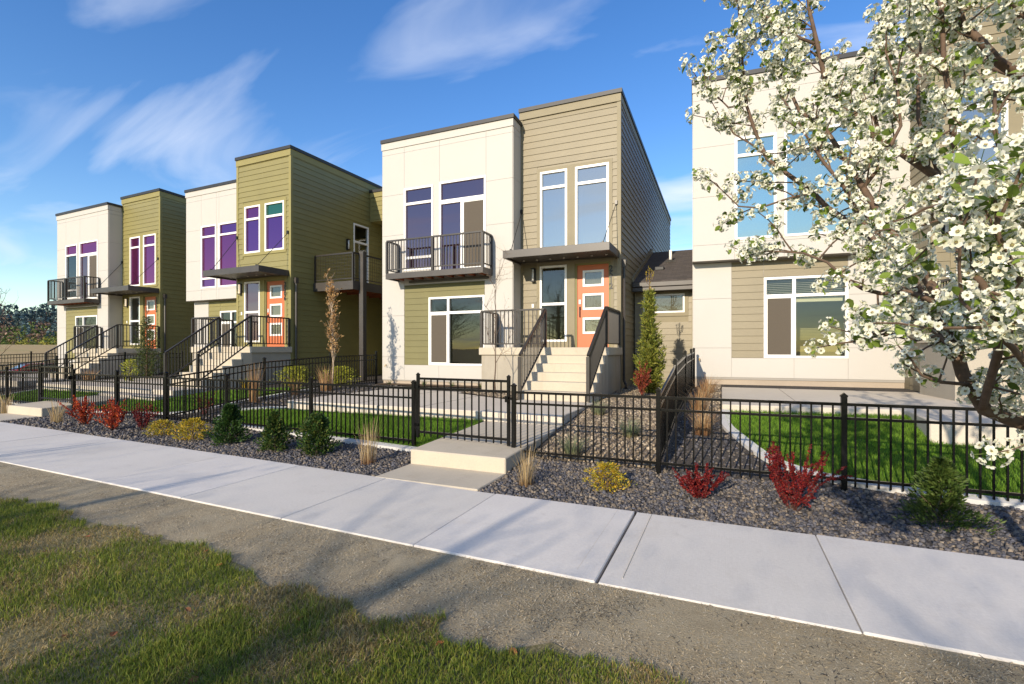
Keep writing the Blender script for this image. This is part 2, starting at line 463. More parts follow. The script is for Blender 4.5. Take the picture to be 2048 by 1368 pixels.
# ------------------------------------------------------------------ terrain
def bend(x): return 0.054 * np.clip(-2.5 - np.asarray(x, float), 0, 40)
def g(x, y):
    """Height of the graded lots above the sidewalk."""
    x = np.asarray(x, float); y = np.asarray(y, float)
    ye = y - bend(x)
    a = np.interp(ye, [3.0, 4.5, 5.25, 5.85, 7.45, 9.0, 12.0, 30, 200], [-0.03, -0.016, -0.008, 0.05, 0.27, 0.40, 0.46, 0.62, 0.9])
    b = np.interp(ye, [3.0, 4.5, 5.25, 5.85, 8.4, 12.7, 30, 200], [-0.03, -0.016, -0.008, 0.05, 0.50, 0.62, 0.7, 0.9])
    w = np.clip((x + 0.95) / 0.5, 0, 1); w = w * w * (3 - 2 * w)
    return a * (1 - w) + b * w
def G(x, y): return float(g(x, y))
def yb(x, y): return y + float(bend(x))
def ground_sheet():
    xs = np.concatenate([np.linspace(-900, -40, 26), np.arange(-38, 10, 0.8), np.linspace(12, 700, 16)])
    ys = np.concatenate([np.linspace(-500, -6, 14), np.arange(-5, 20, 0.6), np.linspace(22, 900, 26)])
    X, Y = np.meshgrid(xs, ys)
    Z = g(X, Y) - 0.06
    Z = np.where(Y < 3.0, -0.06 + 0 * Z, Z)
    Z = Z + np.interp(X, [-900, -400, -150, -95, -62, -48, -38, -31], [4, 3.2, 2.2, 0.8, -1.1, -1.5, -0.6, 0])
    v = np.stack([X, Y, Z], -1).reshape(-1, 3)
    ny, nx = X.shape
    i = np.arange(ny - 1)[:, None] * nx + np.arange(nx - 1)[None, :]
    f = np.stack([i, i + 1, i + nx + 1, i + nx], -1).reshape(-1, 4)
    o = place('ground', arr_mesh('ground', v, f, 'field', smooth=True)); tag(o, 'dry tan open field around the houses', 'ground', kind='structure')
ground_sheet()
def sheet(name, poly, dz, mat, cuts=5, label=None, cat=None, flat=None):
    """A ground covering that follows the grade dz above it."""
    bm = bmesh.new()
    vs = [bm.verts.new((x, y, 0)) for x, y in poly]
    bm.faces.new(vs)
    bmesh.ops.triangulate(bm, faces=bm.faces[:])
    for _ in range(cuts):
        long = [e for e in bm.edges if e.calc_length() > 0.5]
        if not long: break
        bmesh.ops.subdivide_edges(bm, edges=long, cuts=1)
        bmesh.ops.triangulate(bm, faces=[f for f in bm.faces if len(f.verts) > 3])
    for v in bm.verts: v.co.z = (G(v.co.x, v.co.y) if flat is None else flat) + dz
    bmesh.ops.recalc_face_normals(bm, faces=bm.faces[:])
    for f in bm.faces:
        if f.normal.z < 0: f.normal_flip()
    me = bpy.data.meshes.new(name); bm.to_mesh(me); bm.free()
    me.materials.append(MATS[mat])
    o = place(name, me); tag(o, label, cat, kind='structure'); return o

# sidewalk: a base with one concrete slab after the other
SW_X = [-0.75 + 1.40 * k for k in range(-21, 6)]
def sw_near(x): return 3.07 + 0.030 * max(0.0, -1.0 - x)
def sw_far(x): return 4.55 + 0.050 * max(0.0, -2.3 - x)
def sidewalk():
    m = MB()
    for a, b in zip(SW_X[:-1], SW_X[1:]):
        m.prism([(a, sw_near(a) + .01), (b, sw_near(b) + .01), (b, sw_far(b) - .01), (a, sw_far(a) - .01)], 2, -0.14, -0.030)
    base = m.build('sidewalk', 'joint_filler'); tag(base, 'pale concrete sidewalk running past the houses', 'sidewalk', kind='structure')
    for k, (a, b) in enumerate(zip(SW_X[:-1], SW_X[1:])):
        gl = 0.010 if abs(a + 0.75) < 0.01 else 0.0025
        gr = 0.010 if abs(b + 0.75) < 0.01 else 0.0025
        a2, b2 = a + gl, b - gr
        dz = random.uniform(-0.003, 0.003)
        s = MB().prism([(a2, sw_near(a2)), (b2, sw_near(b2)), (b2, sw_far(b2)), (a2, sw_far(a2))], 2, -0.09, dz)
        s.build('slab', 'sidewalk_concrete', base, bevel=0.007)
    # tooled margin lines pressed beside the expansion joint and along the near edge
    for x in (-0.75 - 0.16, -0.75 + 0.14):
        MB().box(x, x + 0.003, sw_near(x) + 0.12, sw_far(x) - 0.02, -0.004, 0.0033).build('tooled_line', 'patio_concrete', base)
sidewalk()

LAWN = [(-30, 2.9), (-14, 2.65), (-9, 2.5), (-6.5, 2.46), (-5.9, 2.56), (-5.2, 2.44), (-4.5, 2.46), (-3.6, 2.45), (-3.0, 2.36), (-2.55, 2.20), (-2.1, 2.27), (-1.75, 2.16), (-1.45, 2.26), (-1.2, 2.12), (-1.0, 2.20), (-0.8, 2.36), (-0.55, 2.26), (-0.3, 2.32), (-0.05, 2.2), (0.3, 2.0), (1.0, 1.5), (3.0, 1.0), (9, 0.4), (9, -25), (-30, -25)]
sheet('dirt_strip', [(-30, -25), (9, -25), (9, sw_near(9) + .01), (2, 3.08), (-1, 3.08), (-8, sw_near(-8) + .01), (-30, sw_near(-30) + .01)], 0.004, 'dry_strip', 3, 'dry tan thatch and dirt strip along the sidewalk', 'verge', flat=-0.016)
sheet('lawn_ground', LAWN, 0.012, 'lawn_base', 3, 'thin yellow green lawn in front of the dirt strip', 'lawn', flat=-0.018)
bedpoly = [(9, 4.54)] + [(x, sw_far(x) - .01) for x in (4, 0, -2.3, -6, -10, -16, -24, -30)] + [(-30, 26), (9, 26)]
sheet('gravel_ground', bedpoly, 0.0, 'gravel_base', 8, 'dark gravel bed behind the sidewalk', 'gravel bed')

# ------------------------------------------------------------------ house pieces
def frame_of(rot, x, y):
    """house frame (turned by rot about the camera's spot) -> world"""
    c, s = math.cos(rot), math.sin(rot)
    return (x * c - y * s, x * s + y * c)
EXPO = 0.1737
_unit = {}
def board_mesh(mat, h):
    key = (mat, round(h, 3))
    if key not in _unit:
        pr = [(0.0, 0.0), (-0.021, 0.0), (-0.021, 0.004), (-0.005, h), (0.0, h)]
        _unit[key] = MB().prism(pr, 0, 0.0, 1.0).mesh('siding_board', mat)
    return _unit[key]
def spans(a, b, holes, z0, z1):
    """[a,b] minus the holes that a row z0..z1 runs into"""
    out = [(a, b)]
    for (h0, h1, k0, k1) in holes:
        if k0 < z1 - 0.01 and k1 > z0 + 0.01:
            nx = []
            for (p, q) in out:
                if h1 <= p or h0 >= q: nx.append((p, q)); continue
                if h0 > p: nx.append((p, h0))
                if h1 < q: nx.append((h1, q))
            out = nx
    return [(p, q) for p, q in out if q - p > 0.03]
def siding(house, side, pos, a, b, z0, z1, holes, mat, top=None):
    """Lap boards, each one an object. side: front (-y), right (+x), left (-x)."""
    z = z0; k = 0
    while z < z1 - 0.02:
        h = min(EXPO, z1 - z)
        for (p, q) in spans(a, b, holes, z, z + h):
            if top is not None:        # a wall whose top falls towards the back
                q = min(q, top(z + h))
                if q - p < 0.05: continue
            segs = [(p, q)]
            if q - p > 3.9:
                cut = p + (1.2 + 0.8 * ((k * 0.37) % 1.0)) * (q - p) / 3.2
                segs = [(p, cut - 0.002), (cut + 0.002, q)]
            for (u, w) in segs:
                me = board_mesh(mat, h)
                if side == 'front': place('siding_board', me, house, (u, pos, z), 0.0, (w - u, 1, 1))
                elif side == 'right': place('siding_board', me, house, (pos, u, z), R(90), (w - u, 1, 1))
                else: place('siding_board', me, house, (pos, w, z), R(-90), (w - u, 1, 1))
        z += EXPO; k += 1
def wall_cells(a, b, z0, z1, holes):
    us = sorted({a, b} | {min(max(h, a), b) for o in holes for h in o[:2]}); zs = sorted({z0, z1} | {min(max(h, z0), z1) for o in holes for h in o[2:]})
    for u0, u1 in zip(us[:-1], us[1:]):
        for w0, w1 in zip(zs[:-1], zs[1:]):
            cu, cz = (u0 + u1) / 2, (w0 + w1) / 2
            if u1 - u0 < 1e-4 or w1 - w0 < 1e-4: continue
            if any(h[0] < cu < h[1] and h[2] < cz < h[3] for h in holes): continue
            yield u0, u1, w0, w1
def sheathing(m, side, pos, a, b, z0, z1, holes, t=0.10):
    """The wall behind the cladding with its window holes left open (added to MB m)."""
    for u0, u1, w0, w1 in wall_cells(a, b, z0, z1, holes):
        if side == 'front': m.box(u0, u1, pos + 0.001, pos + t, w0, w1)
        elif side == 'right': m.box(pos - t, pos - 0.001, u0, u1, w0, w1)
        else: m.box(pos + 0.001, pos + t, u0, u1, w0, w1)
def panels(house, side, pos, us, zs, holes, mat='white_panel', gap=0.006, t=0.012):
    """Smooth wall panels between the joint lines us x zs, each an object; holes are cut out of them."""
    for u0, u1 in zip(us[:-1], us[1:]):
        for w0, w1 in zip(zs[:-1], zs[1:]):
            m = MB()
            for p, q, r_, s in wall_cells(u0 + gap / 2, u1 - gap / 2, w0 + gap / 2, w1 - gap / 2, holes):
                if side == 'front': m.box(p, q, pos - t, pos, r_, s)
                elif side == 'right': m.box(pos, pos + t, p, q, r_, s)
                else: m.box(pos - t, pos, p, q, r_, s)
            if m.v: m.build('wall_panel', mat, house)
def window(house, pos, x0, x1, z0, z1, xs=(), zs=(), panes=None, side='front', fw=0.055, proud=0.03, rows_split=None, name='window'):
    """Vinyl frame with bars; one pane object in each opening. panes: glass names row by row from below."""
    m = MB()
    def bx(a, b, c, d, y0=-proud, y1=0.06):
        if side == 'front': m.box(a, b, pos + y0, pos + y1, c, d)
        else: m.box(pos - y1, pos - y0, a, b, c, d)
    bx(x0, x0 + fw, z0, z1); bx(x1 - fw, x1, z0, z1)
    bx(x0 + fw, x1 - fw, z0, z0 + fw); bx(x0 + fw, x1 - fw, z1 - fw, z1)
    ux = [x0 + fw] + [v for v in xs] + [x1 - fw]; uz = [z0 + fw] + [v for v in zs] + [z1 - fw]
    bw = 0.035
    for v in zs: bx(x0 + fw, x1 - fw, v - bw, v + bw, -proud + 0.004)
    for v in xs:
        lo = z0 + fw
        for c, d in zip(uz[:-1], uz[1:]):
            bx(v - bw, v + bw, c + (bw if c in zs else 0), d - (bw if d in zs else 0), -proud + 0.002)
    f = m.build(name, 'vinyl', house)
    i = 0
    for c, d in zip(uz[:-1], uz[1:]):
        for a, b in zip(ux[:-1], ux[1:]):
            gm = (panes[i % len(panes)] if panes else 'glass_clear'); i += 1
            a2 = a + (bw if a in xs else 0) - .004; b2 = b - (bw if b in xs else 0) + .004
            c2 = c + (bw if c in zs else 0) - .004; d2 = d - (bw if d in zs else 0) + .004
            if gm == 'screen_mesh':           # an insect screen in its own slim frame
                q = MB(); y = pos + 0.0
                if side == 'front':
                    q.quad((a2, y, c2), (b2, y, c2), (b2, y, d2), (a2, y, d2)); q.build('insect_screen', gm, f)
                    e = MB(); w = 0.028
                    e.box(a2, a2 + w, y - .012, y - .001, c2, d2).box(b2 - w, b2, y - .012, y - .001, c2, d2).box(a2 + w, b2 - w, y - .012, y - .001, c2, c2 + w).box(a2 + w, b2 - w, y - .012, y - .001, d2 - w, d2)
                    e.build('screen_frame', 'vinyl', f)
                continue
            y = pos + 0.022
            q = MB()
            if side == 'front': q.quad((a2, y, c2), (b2, y, c2), (b2, y, d2), (a2, y, d2))
            else: q.quad((pos - .022, a2, c2), (pos - .022, b2, c2), (pos - .022, b2, d2), (pos - .022, a2, d2))
            q.build('pane', gm, f)
    return f
def trim_ring(house, pos, x0, x1, z0, z1, w, mat, name='window_trim', proud=0.026, inner=None):
    m = MB()
    m.box(x0 - w, x1 + w, pos - proud, pos, z1, z1 + w); m.box(x0 - w, x1 + w, pos - proud, pos, z0 - w, z0)
    m.box(x0 - w, x0, pos - proud, pos, z0, z1); m.box(x1, x1 + w, pos - proud, pos, z0, z1)
    if inner: m.box(inner[0], inner[1], pos - proud, pos, z0, z1)
    return m.build(name, mat, house)
def lettering(house, text, x, y, z, size, step):
    """House number: the digits stacked downwards, each a solid metal digit."""
    for k, ch in enumerate(text):
        cu = bpy.data.curves.new('digit', 'FONT'); cu.body = ch; cu.size = size; cu.extrude = 0.006; cu.offset = 0.004; cu.align_x = 'CENTER'
        t = bpy.data.objects.new('digit_text', cu); COL.objects.link(t)
        dg = bpy.context.evaluated_depsgraph_get()
        me = bpy.data.meshes.new_from_object(t.evaluated_get(dg)); bpy.data.objects.remove(t)
        me.name = 'house_number'; me.materials.clear(); me.materials.append(MATS['black_plastic'])
        o = place('house_number', me, house, (x, y, z - k * step)); o.rotation_euler = (R(90), 0, 0)
_bal = {}
def baluster_mesh(h, w=0.018, mat='rail_brown'):
    k = (round(h, 3), w, mat)
    if k not in _bal: _bal[k] = MB().box(-w / 2, w / 2, -w / 2, w / 2, 0, h).mesh('baluster', mat)
    return _bal[k]
def railing(house, p, q, h, name='railing', gap=0.09, n=None, bottom=0.09, post0=True, post1=True, post=0.06, mat='rail_brown', mid=None, step=0.105):
    """Guard rail from p to q (points on the floor): flat top rail, bottom rail, posts, square balusters."""
    p = Vector(p); q = Vector(q)
    up = Vector((0, 0, 1)); m = MB()
    m.bar(p + up * (h - 0.02), q + up * (h - 0.02), 0.055, 0.04)
    m.bar(p + up * bottom, q + up * bottom, 0.03, 0.03)
    r_ = m.build(name, mat, house)
    if post0: MB().box(p.x - post / 2, p.x + post / 2, p.y - post / 2, p.y + post / 2, p.z, p.z + h - 0.042).build('post', mat, r_)
    if post1: MB().box(q.x - post / 2, q.x + post / 2, q.y - post / 2, q.y + post / 2, q.z, q.z + h - 0.042).build('post', mat, r_)
    L = (q - p).length; k = max(2, int(round(L / step)))
    hb = h - 0.04 - bottom - 0.015
    if mid is not None:
        c = p + (q - p) * mid
        MB().box(c.x - .035, c.x + .035, c.y - .035, c.y + .035, c.z, c.z + h - .042).build('post', mat, r_)
    for i in range(1, k):
        t = i / k
        if mid is not None and abs(t - mid) < 0.5 / k: continue
        c = p + (q - p) * t
        place('baluster', baluster_mesh(hb, 0.018, mat), r_, (c.x, c.y, c.z + bottom + 0.014))
    return r_
def wall_lamp(house, x, y, z, lit=False):
    m = MB().box(x - .055, x + .055, y - .02, y, z - .18, z + .18)
    m.box(x - .055, x + .055, y - .12, y - .02, z + .155, z + .18).box(x - .055, x + .055, y - .12, y - .02, z - .18, z - .155)
    f = m.build('wall_lamp', 'black_plastic', house)
    MB().tube([(x, y - .07, z - .15), (x, y - .07, z + .15)], 0.03, 10).build('lamp_tube', 'lamp_glow' if lit else 'lamp_glass', f, smooth=True)
def roof_cap(house, x0, x1, y0, y1, z, fall=0.0, mat='roof_cap'):
    m = MB(); o = 0.03
    m.v += [(x0 - o, y0 - o, z), (x1 + o, y0 - o, z), (x1 + o, y1, z - fall), (x0 - o, y1, z - fall),
            (x0 - o, y0 - o, z + .10), (x1 + o, y0 - o, z + .10), (x1 + o, y1, z + .10 - fall), (x0 - o, y1, z + .10 - fall)]
    m.f += [(0, 3, 2, 1), (4, 5, 6, 7), (0, 1, 5, 4), (1, 2, 6, 5), (2, 3, 7, 6), (3, 0, 4, 7)]
    return m.build('roof', mat, house)
def door(house, x0, x1, z0, z1, y, mat_pane='glass_frost'):
    """Flush orange door with three lites, handle set and keypad lock."""
    lites = [(z0 + 0.36, z0 + 0.76), (z0 + 0.98, z0 + 1.38), (z0 + 1.58, z0 + 1.98)]
    lx0, lx1 = x0 + 0.16, x1 - 0.14
    m = MB()
    for p, q, r_, s in wall_cells(x0, x1, z0, z1, [(lx0, lx1, a, b) for a, b in lites]): m.box(p, q, y, y + .045, r_, s)
    d = m.build('door', 'door_orange', house)
    for a, b in lites:
        f = MB(); w = 0.045
        f.box(lx0 - .01, lx0 + w, y - .014, y + .05, a - .01, b + .01).box(lx1 - w, lx1 + .01, y - .014, y + .05, a - .01, b + .01)
        f.box(lx0 + w, lx1 - w, y - .014, y + .05, a - .01, a + w).box(lx0 + w, lx1 - w, y - .014, y + .05, b - w, b + .01)
        f.build('lite_frame', 'vinyl', d)
        MB().quad((lx0 + w - .003, y + .02, a + w - .003), (lx1 - w + .003, y + .02, a + w - .003), (lx1 - w + .003, y + .02, b - w + .003), (lx0 + w - .003, y + .02, b - w + .003)).build('pane', mat_pane, d)
        c = MB(); n = 15                                    # pleated curtain hung behind the lite
        xs = np.linspace(lx0, lx1, n)
        for i in range(n - 1):
            ya = y + .07 + (.012 if i % 2 else -.012); yb_ = y + .07 + (.012 if (i + 1) % 2 else -.012)
            c.quad((xs[i], ya, a), (xs[i + 1], yb_, a), (xs[i + 1], yb_, b), (xs[i], ya, b))
        c.build('curtain', 'curtain', d)
    MB().box(x0 + .045, x0 + .105, y - .022, y, z0 + 1.12, z0 + 1.24).build('keypad_lock', 'galvanised', d)
    h = MB().tube([(x0 + .075, y - .005, z0 + 1.04), (x0 + .075, y - .05, z0 + 1.02), (x0 + .075, y - .05, z0 + .80), (x0 + .075, y - .005, z0 + .78)], .011, 6)
    h.box(x0 + .052, x0 + .098, y - .008, y, z0 + .97, z0 + 1.06)
    h.build('door_handle', 'black_plastic', d)
    fr = MB().box(x0 - .05, x0, y - .03, y + .06, z0, z1 + .05).box(x1, x1 + .05, y - .03, y + .06, z0, z1 + .05).box(x0, x1, y - .03, y + .06, z1, z1 + .05)
    fr.build('door_frame', 'door_jamb', house)
    return d
paint('door_jamb', (0.20, 0.185, 0.075), 0.6, 0.05)
def canopy(house, x0, x1, y0, y1, z0, z1, mounts, lights=7):
    """Flat steel entrance canopy with soffit lights, hung on two rods."""
    m = MB(); e = 0.05
    m.box(x0, x1, y0, y0 + e, z0, z1).box(x0, x0 + e, y0 + e, y1, z0, z1).box(x1 - e, x1, y0 + e, y1, z0, z1)
    m.box(x0 + e, x1 - e, y0 + e, y1, z0 + .05, z1 - .03)
    c = m.build('canopy', 'bronze_metal', house, bevel=0.004)
    for i in range(lights):
        x = x0 + .25 + (x1 - x0 - .5) * i / (lights - 1)
        MB().tube([(x, y1 - .35, z0 + .035), (x, y1 - .35, z0 + .052)], .028, 10).build('soffit_light', 'lamp_glass', c)
    for (mx, my, mz), cx in mounts:
        r_ = MB().tube([(mx, my, mz), (cx, y0 + .12, z1)], .009, 6)
        r_.box(mx - .03, mx + .03, my - .05, my + .02, mz - .05, mz + .05).box(cx - .02, cx + .02, y0 + .09, y0 + .15, z1 - .01, z1 + .05)
        r_.build('canopy_rod', 'black_plastic', c)
    return c
def stairs_and_porch(house, x0, xs, x1, y_front, notch=None, ztop=1.52, zground=0.43, rise=0.182, run=0.28, mat='porch_concrete', yback=0.0):
    """Concrete porch with a stair on its right half, both with guard rails."""
    m = MB()
    if notch: m.box(x0 + .05, notch[0], y_front + .05, notch[1], 0.0, ztop - .18).box(notch[0], x1 - .05, y_front + .05, yback, 0.0, ztop - .18)
    else: m.box(x0 + .05, x1 - .05, y_front + .05, yback, 0.0, ztop - .18)
    p = m.build('porch', mat, house, bevel=0.006)
    s = MB()
    if notch: s.box(x0, notch[0], y_front, notch[1], ztop - .18, ztop).box(notch[0], x1, y_front, yback, ztop - .18, ztop)
    else: s.box(x0, x1, y_front, yback, ztop - .18, ztop)
    s.build('porch_slab', 'step_concrete', p, bevel=0.008)
    n = int(round((ztop - zground) / rise))
    for k in range(1, n):
        MB().box(xs, x1 - .03, y_front - run * k, y_front - run * (k - 1) + .05, 0.0 if k == n - 1 else zground - .1, ztop - rise * k).build('step', 'step_concrete', p, bevel=0.008)
    yl = y_front - run * (n - 1) - .12
    for x in (xs + .04, x1 - .08):
        a = Vector((x, y_front + .04, ztop)); b = Vector((x, yl, zground + .02))
        r_ = railing(house, a, b, 0.92, 'stair_railing', post=0.065, bottom=0.13)
    railing(house, (x0 + .05, y_front + .05, ztop), (xs + .04, y_front + .05, ztop), 0.92, 'porch_railing', post1=False)
    railing(house, (x0 + .05, y_front + .05, ztop), (x0 + .05, (notch[1] if notch else yback) - .04, ztop), 0.92, 'porch_railing', post0=False)
    railing(house, (x1 - .08, y_front + .04, ztop), (x1 - .08, yback - .06, ztop), 0.92, 'porch_railing', post0=False)
    return p
def downspout(house, x, y, z0, z1, kick=0.25, side='right'):
    m = MB()
    m.tube([(x, y, z1), (x, y, z0 + .25), (x + .06, y - .02, z0 + .12), (x + .10, y - kick, z0 + .06)], .038, 6)
    m.box(x - .22, x + .05, y - .05, y + .05, z1, z1 + .06).box(x - .05, x + .05, y - .055, y + .055, z1 - .12, z1)
    m.build('downspout', 'bronze_metal', house)
def hose_bib(house, x, y, z):
    m = MB().box(x - .06, x + .06, y - .006, y, z - .07, z + .07); m.build('bib_plate', 'white_panel', house)
    MB().tube([(x, y, z), (x, y - .07, z), (x, y - .09, z - .05)], .014, 6).build('hose_bib', 'brass', house)
def interior(house, x0, x1, y0, y1, floors, ztop):
    """Room walls and floors seen through the glass."""
    m = MB().box(x0 + .12, x1 - .12, y0 + 2.6, y0 + 2.7, 0.3, ztop - .2)
    m.box(x0 + .12, x0 + .16, y0 + .15, y0 + 2.6, 0.3, ztop - .2).box(x1 - .16, x1 - .12, y0 + .15, y0 + 2.6, 0.3, ztop - .2)
    for z in floors[1:]: m.box(x0 + .16, x1 - .16, y0 + .15, y0 + 2.6, z - .25, z - .02)
    m.build('room_walls', 'interior_wall', house)
    f = MB()
    for z in floors: f.box(x0 + .16, x1 - .16, y0 + .15, y0 + 2.6, z - .02, z)
    f.build('room_floor', 'interior_floor', house)
def tower(house, x0, y0, depth, ztop, fall, mat, trim, win_z0, glass_set, number, zb=0.30, side_door=None, sx=0.0, left_from=None, mounts_z=5.17):
    """Entrance tower: lap siding, two tall windows, sidelight, door, lamp. Right-hand edge at x = 0."""
    x1 = 0.0; t = 0.09
    w1 = (-2.13, -1.38, win_z0, 6.22); w2 = (-1.16, -0.28, win_z0, 6.22)
    sl = (-2.14, -1.39, 1.68, 3.70); dr = (-1.12, -0.29, 1.53, 3.66)
    ring = (w1[0] - t, w2[1] + t, win_z0 - t, 6.22 + t); ring2 = (sl[0] - t, dr[1] + .135, 1.52, 3.70 + t)
    holes = [ring, ring2]
    c = 0.075
    siding(house, 'front', y0, x0 + c, x1 - c, zb, ztop - .20, holes, mat)
    m = MB(); hs = [w1, w2, sl, (dr[0] - .05, dr[1] + .05, 1.5, 3.71)]
    sheathing(m, 'front', y0, x0, x1, zb, ztop, hs)
    side_holes = [side_door] if side_door else []
    zt = lambda y: ztop - fall * (y - y0) / depth
    sheathing(m, 'right', x1, y0 + .1, y0 + depth, zb, ztop - fall, side_holes)
    m.v += []; n = len(m.v)
    m.box(x0, x0 + .10, y0 + .1, y0 + depth, zb, ztop - fall); m.box(x0 + .1, x1 - .1, y0 + depth - .1, y0 + depth, zb, ztop - fall)
    m.prism([(y0, ztop - fall), (y0 + depth, ztop - fall), (y0, ztop)], 0, x1 - .1, x1 - .001)
    m.prism([(y0, ztop - fall), (y0 + depth, ztop - fall), (y0, ztop)], 0, x0, x0 + .1)
    m.build('wall', mat, house)
    top = (lambda z: y0 + depth if fall == 0 or z <= ztop - fall else y0 + depth * (ztop - z) / fall)
    siding(house, 'right', x1, y0 + .075, y0 + depth - .02, zb, ztop - .02, side_holes, mat, top)
    if left_from is not None:      # the bit of the left flank that stands proud of its neighbour
        siding(house, 'left', x0, y0 + .075, left_from, zb, ztop - .02, [], mat)
        MB().box(x0 - .024, x0, y0 - .024, y0 + .075, zb, ztop - .02).build('corner_trim', trim, house)
    MB().box(x0, x0 + c, y0 - .024, y0, zb, ztop - .2).build('corner_trim', trim, house)
    MB().box(x1 - c, x1 + .024, y0 - .024, y0, zb, ztop - .2).box(x1, x1 + .024, y0, y0 + c, zb, ztop - .02).build('corner_trim', trim, house)
    MB().box(x0 - .02, x1 + .03, y0 - .045, y0, ztop - .20, ztop).build('fascia', trim, house)
    fm = MB(); fm.v += [(x1 + .0, y0, ztop - .2), (x1 + .03, y0, ztop - .2), (x1 + .03, y0 + depth, ztop - fall - .2), (x1, y0 + depth, ztop - fall - .2), (x1, y0, ztop), (x1 + .03, y0, ztop), (x1 + .03, y0 + depth, ztop - fall), (x1, y0 + depth, ztop - fall)]
    fm.f += [(0, 3, 2, 1), (4, 5, 6, 7), (0, 1, 5, 4), (1, 2, 6, 5), (2, 3, 7, 6), (3, 0, 4, 7)]; fm.build('fascia', trim, house)
    roof_cap(house, x0, x1 + .03, y0 - .05, y0 + depth, ztop + .001, fall)
    trim_ring(house, y0, w1[0], w2[1], win_z0, 6.22, t, trim, inner=(w1[1], w2[0]))
    window(house, y0, *w1[:2], win_z0, 6.22, zs=(5.78,), panes=[glass_set[0], glass_set[1]])
    window(house, y0, *w2[:2], win_z0, 6.22, zs=(5.78,), panes=[glass_set[2], glass_set[3]])
    m = MB()
    m.box(sl[0] - t, dr[1] + .135, y0 - .026, y0, 3.715, 3.70 + t); m.box(sl[0] - t, sl[0], y0 - .026, y0, 1.52, 3.715)
    m.box(sl[1], dr[0] - .05, y0 - .026, y0, 1.52, 3.715); m.box(dr[1] + .05, dr[1] + .135, y0 - .026, y0, 1.52, 3.715); m.box(sl[0], sl[1], y0 - .026, y0, 1.52, 1.675)
    m.build('door_trim', trim, house)
    window(house, y0, *sl, zs=(2.68,), panes=[glass_set[4]], name='sidelight_window')
    door(house, dr[0], dr[1], dr[2], dr[3], y0 + .03)
    lettering(house, number, -0.222, y0 - .034, 3.46, 0.20, 0.15)
    interior(house, x0, x1, y0, y0 + depth, [1.50, 4.15], ztop)
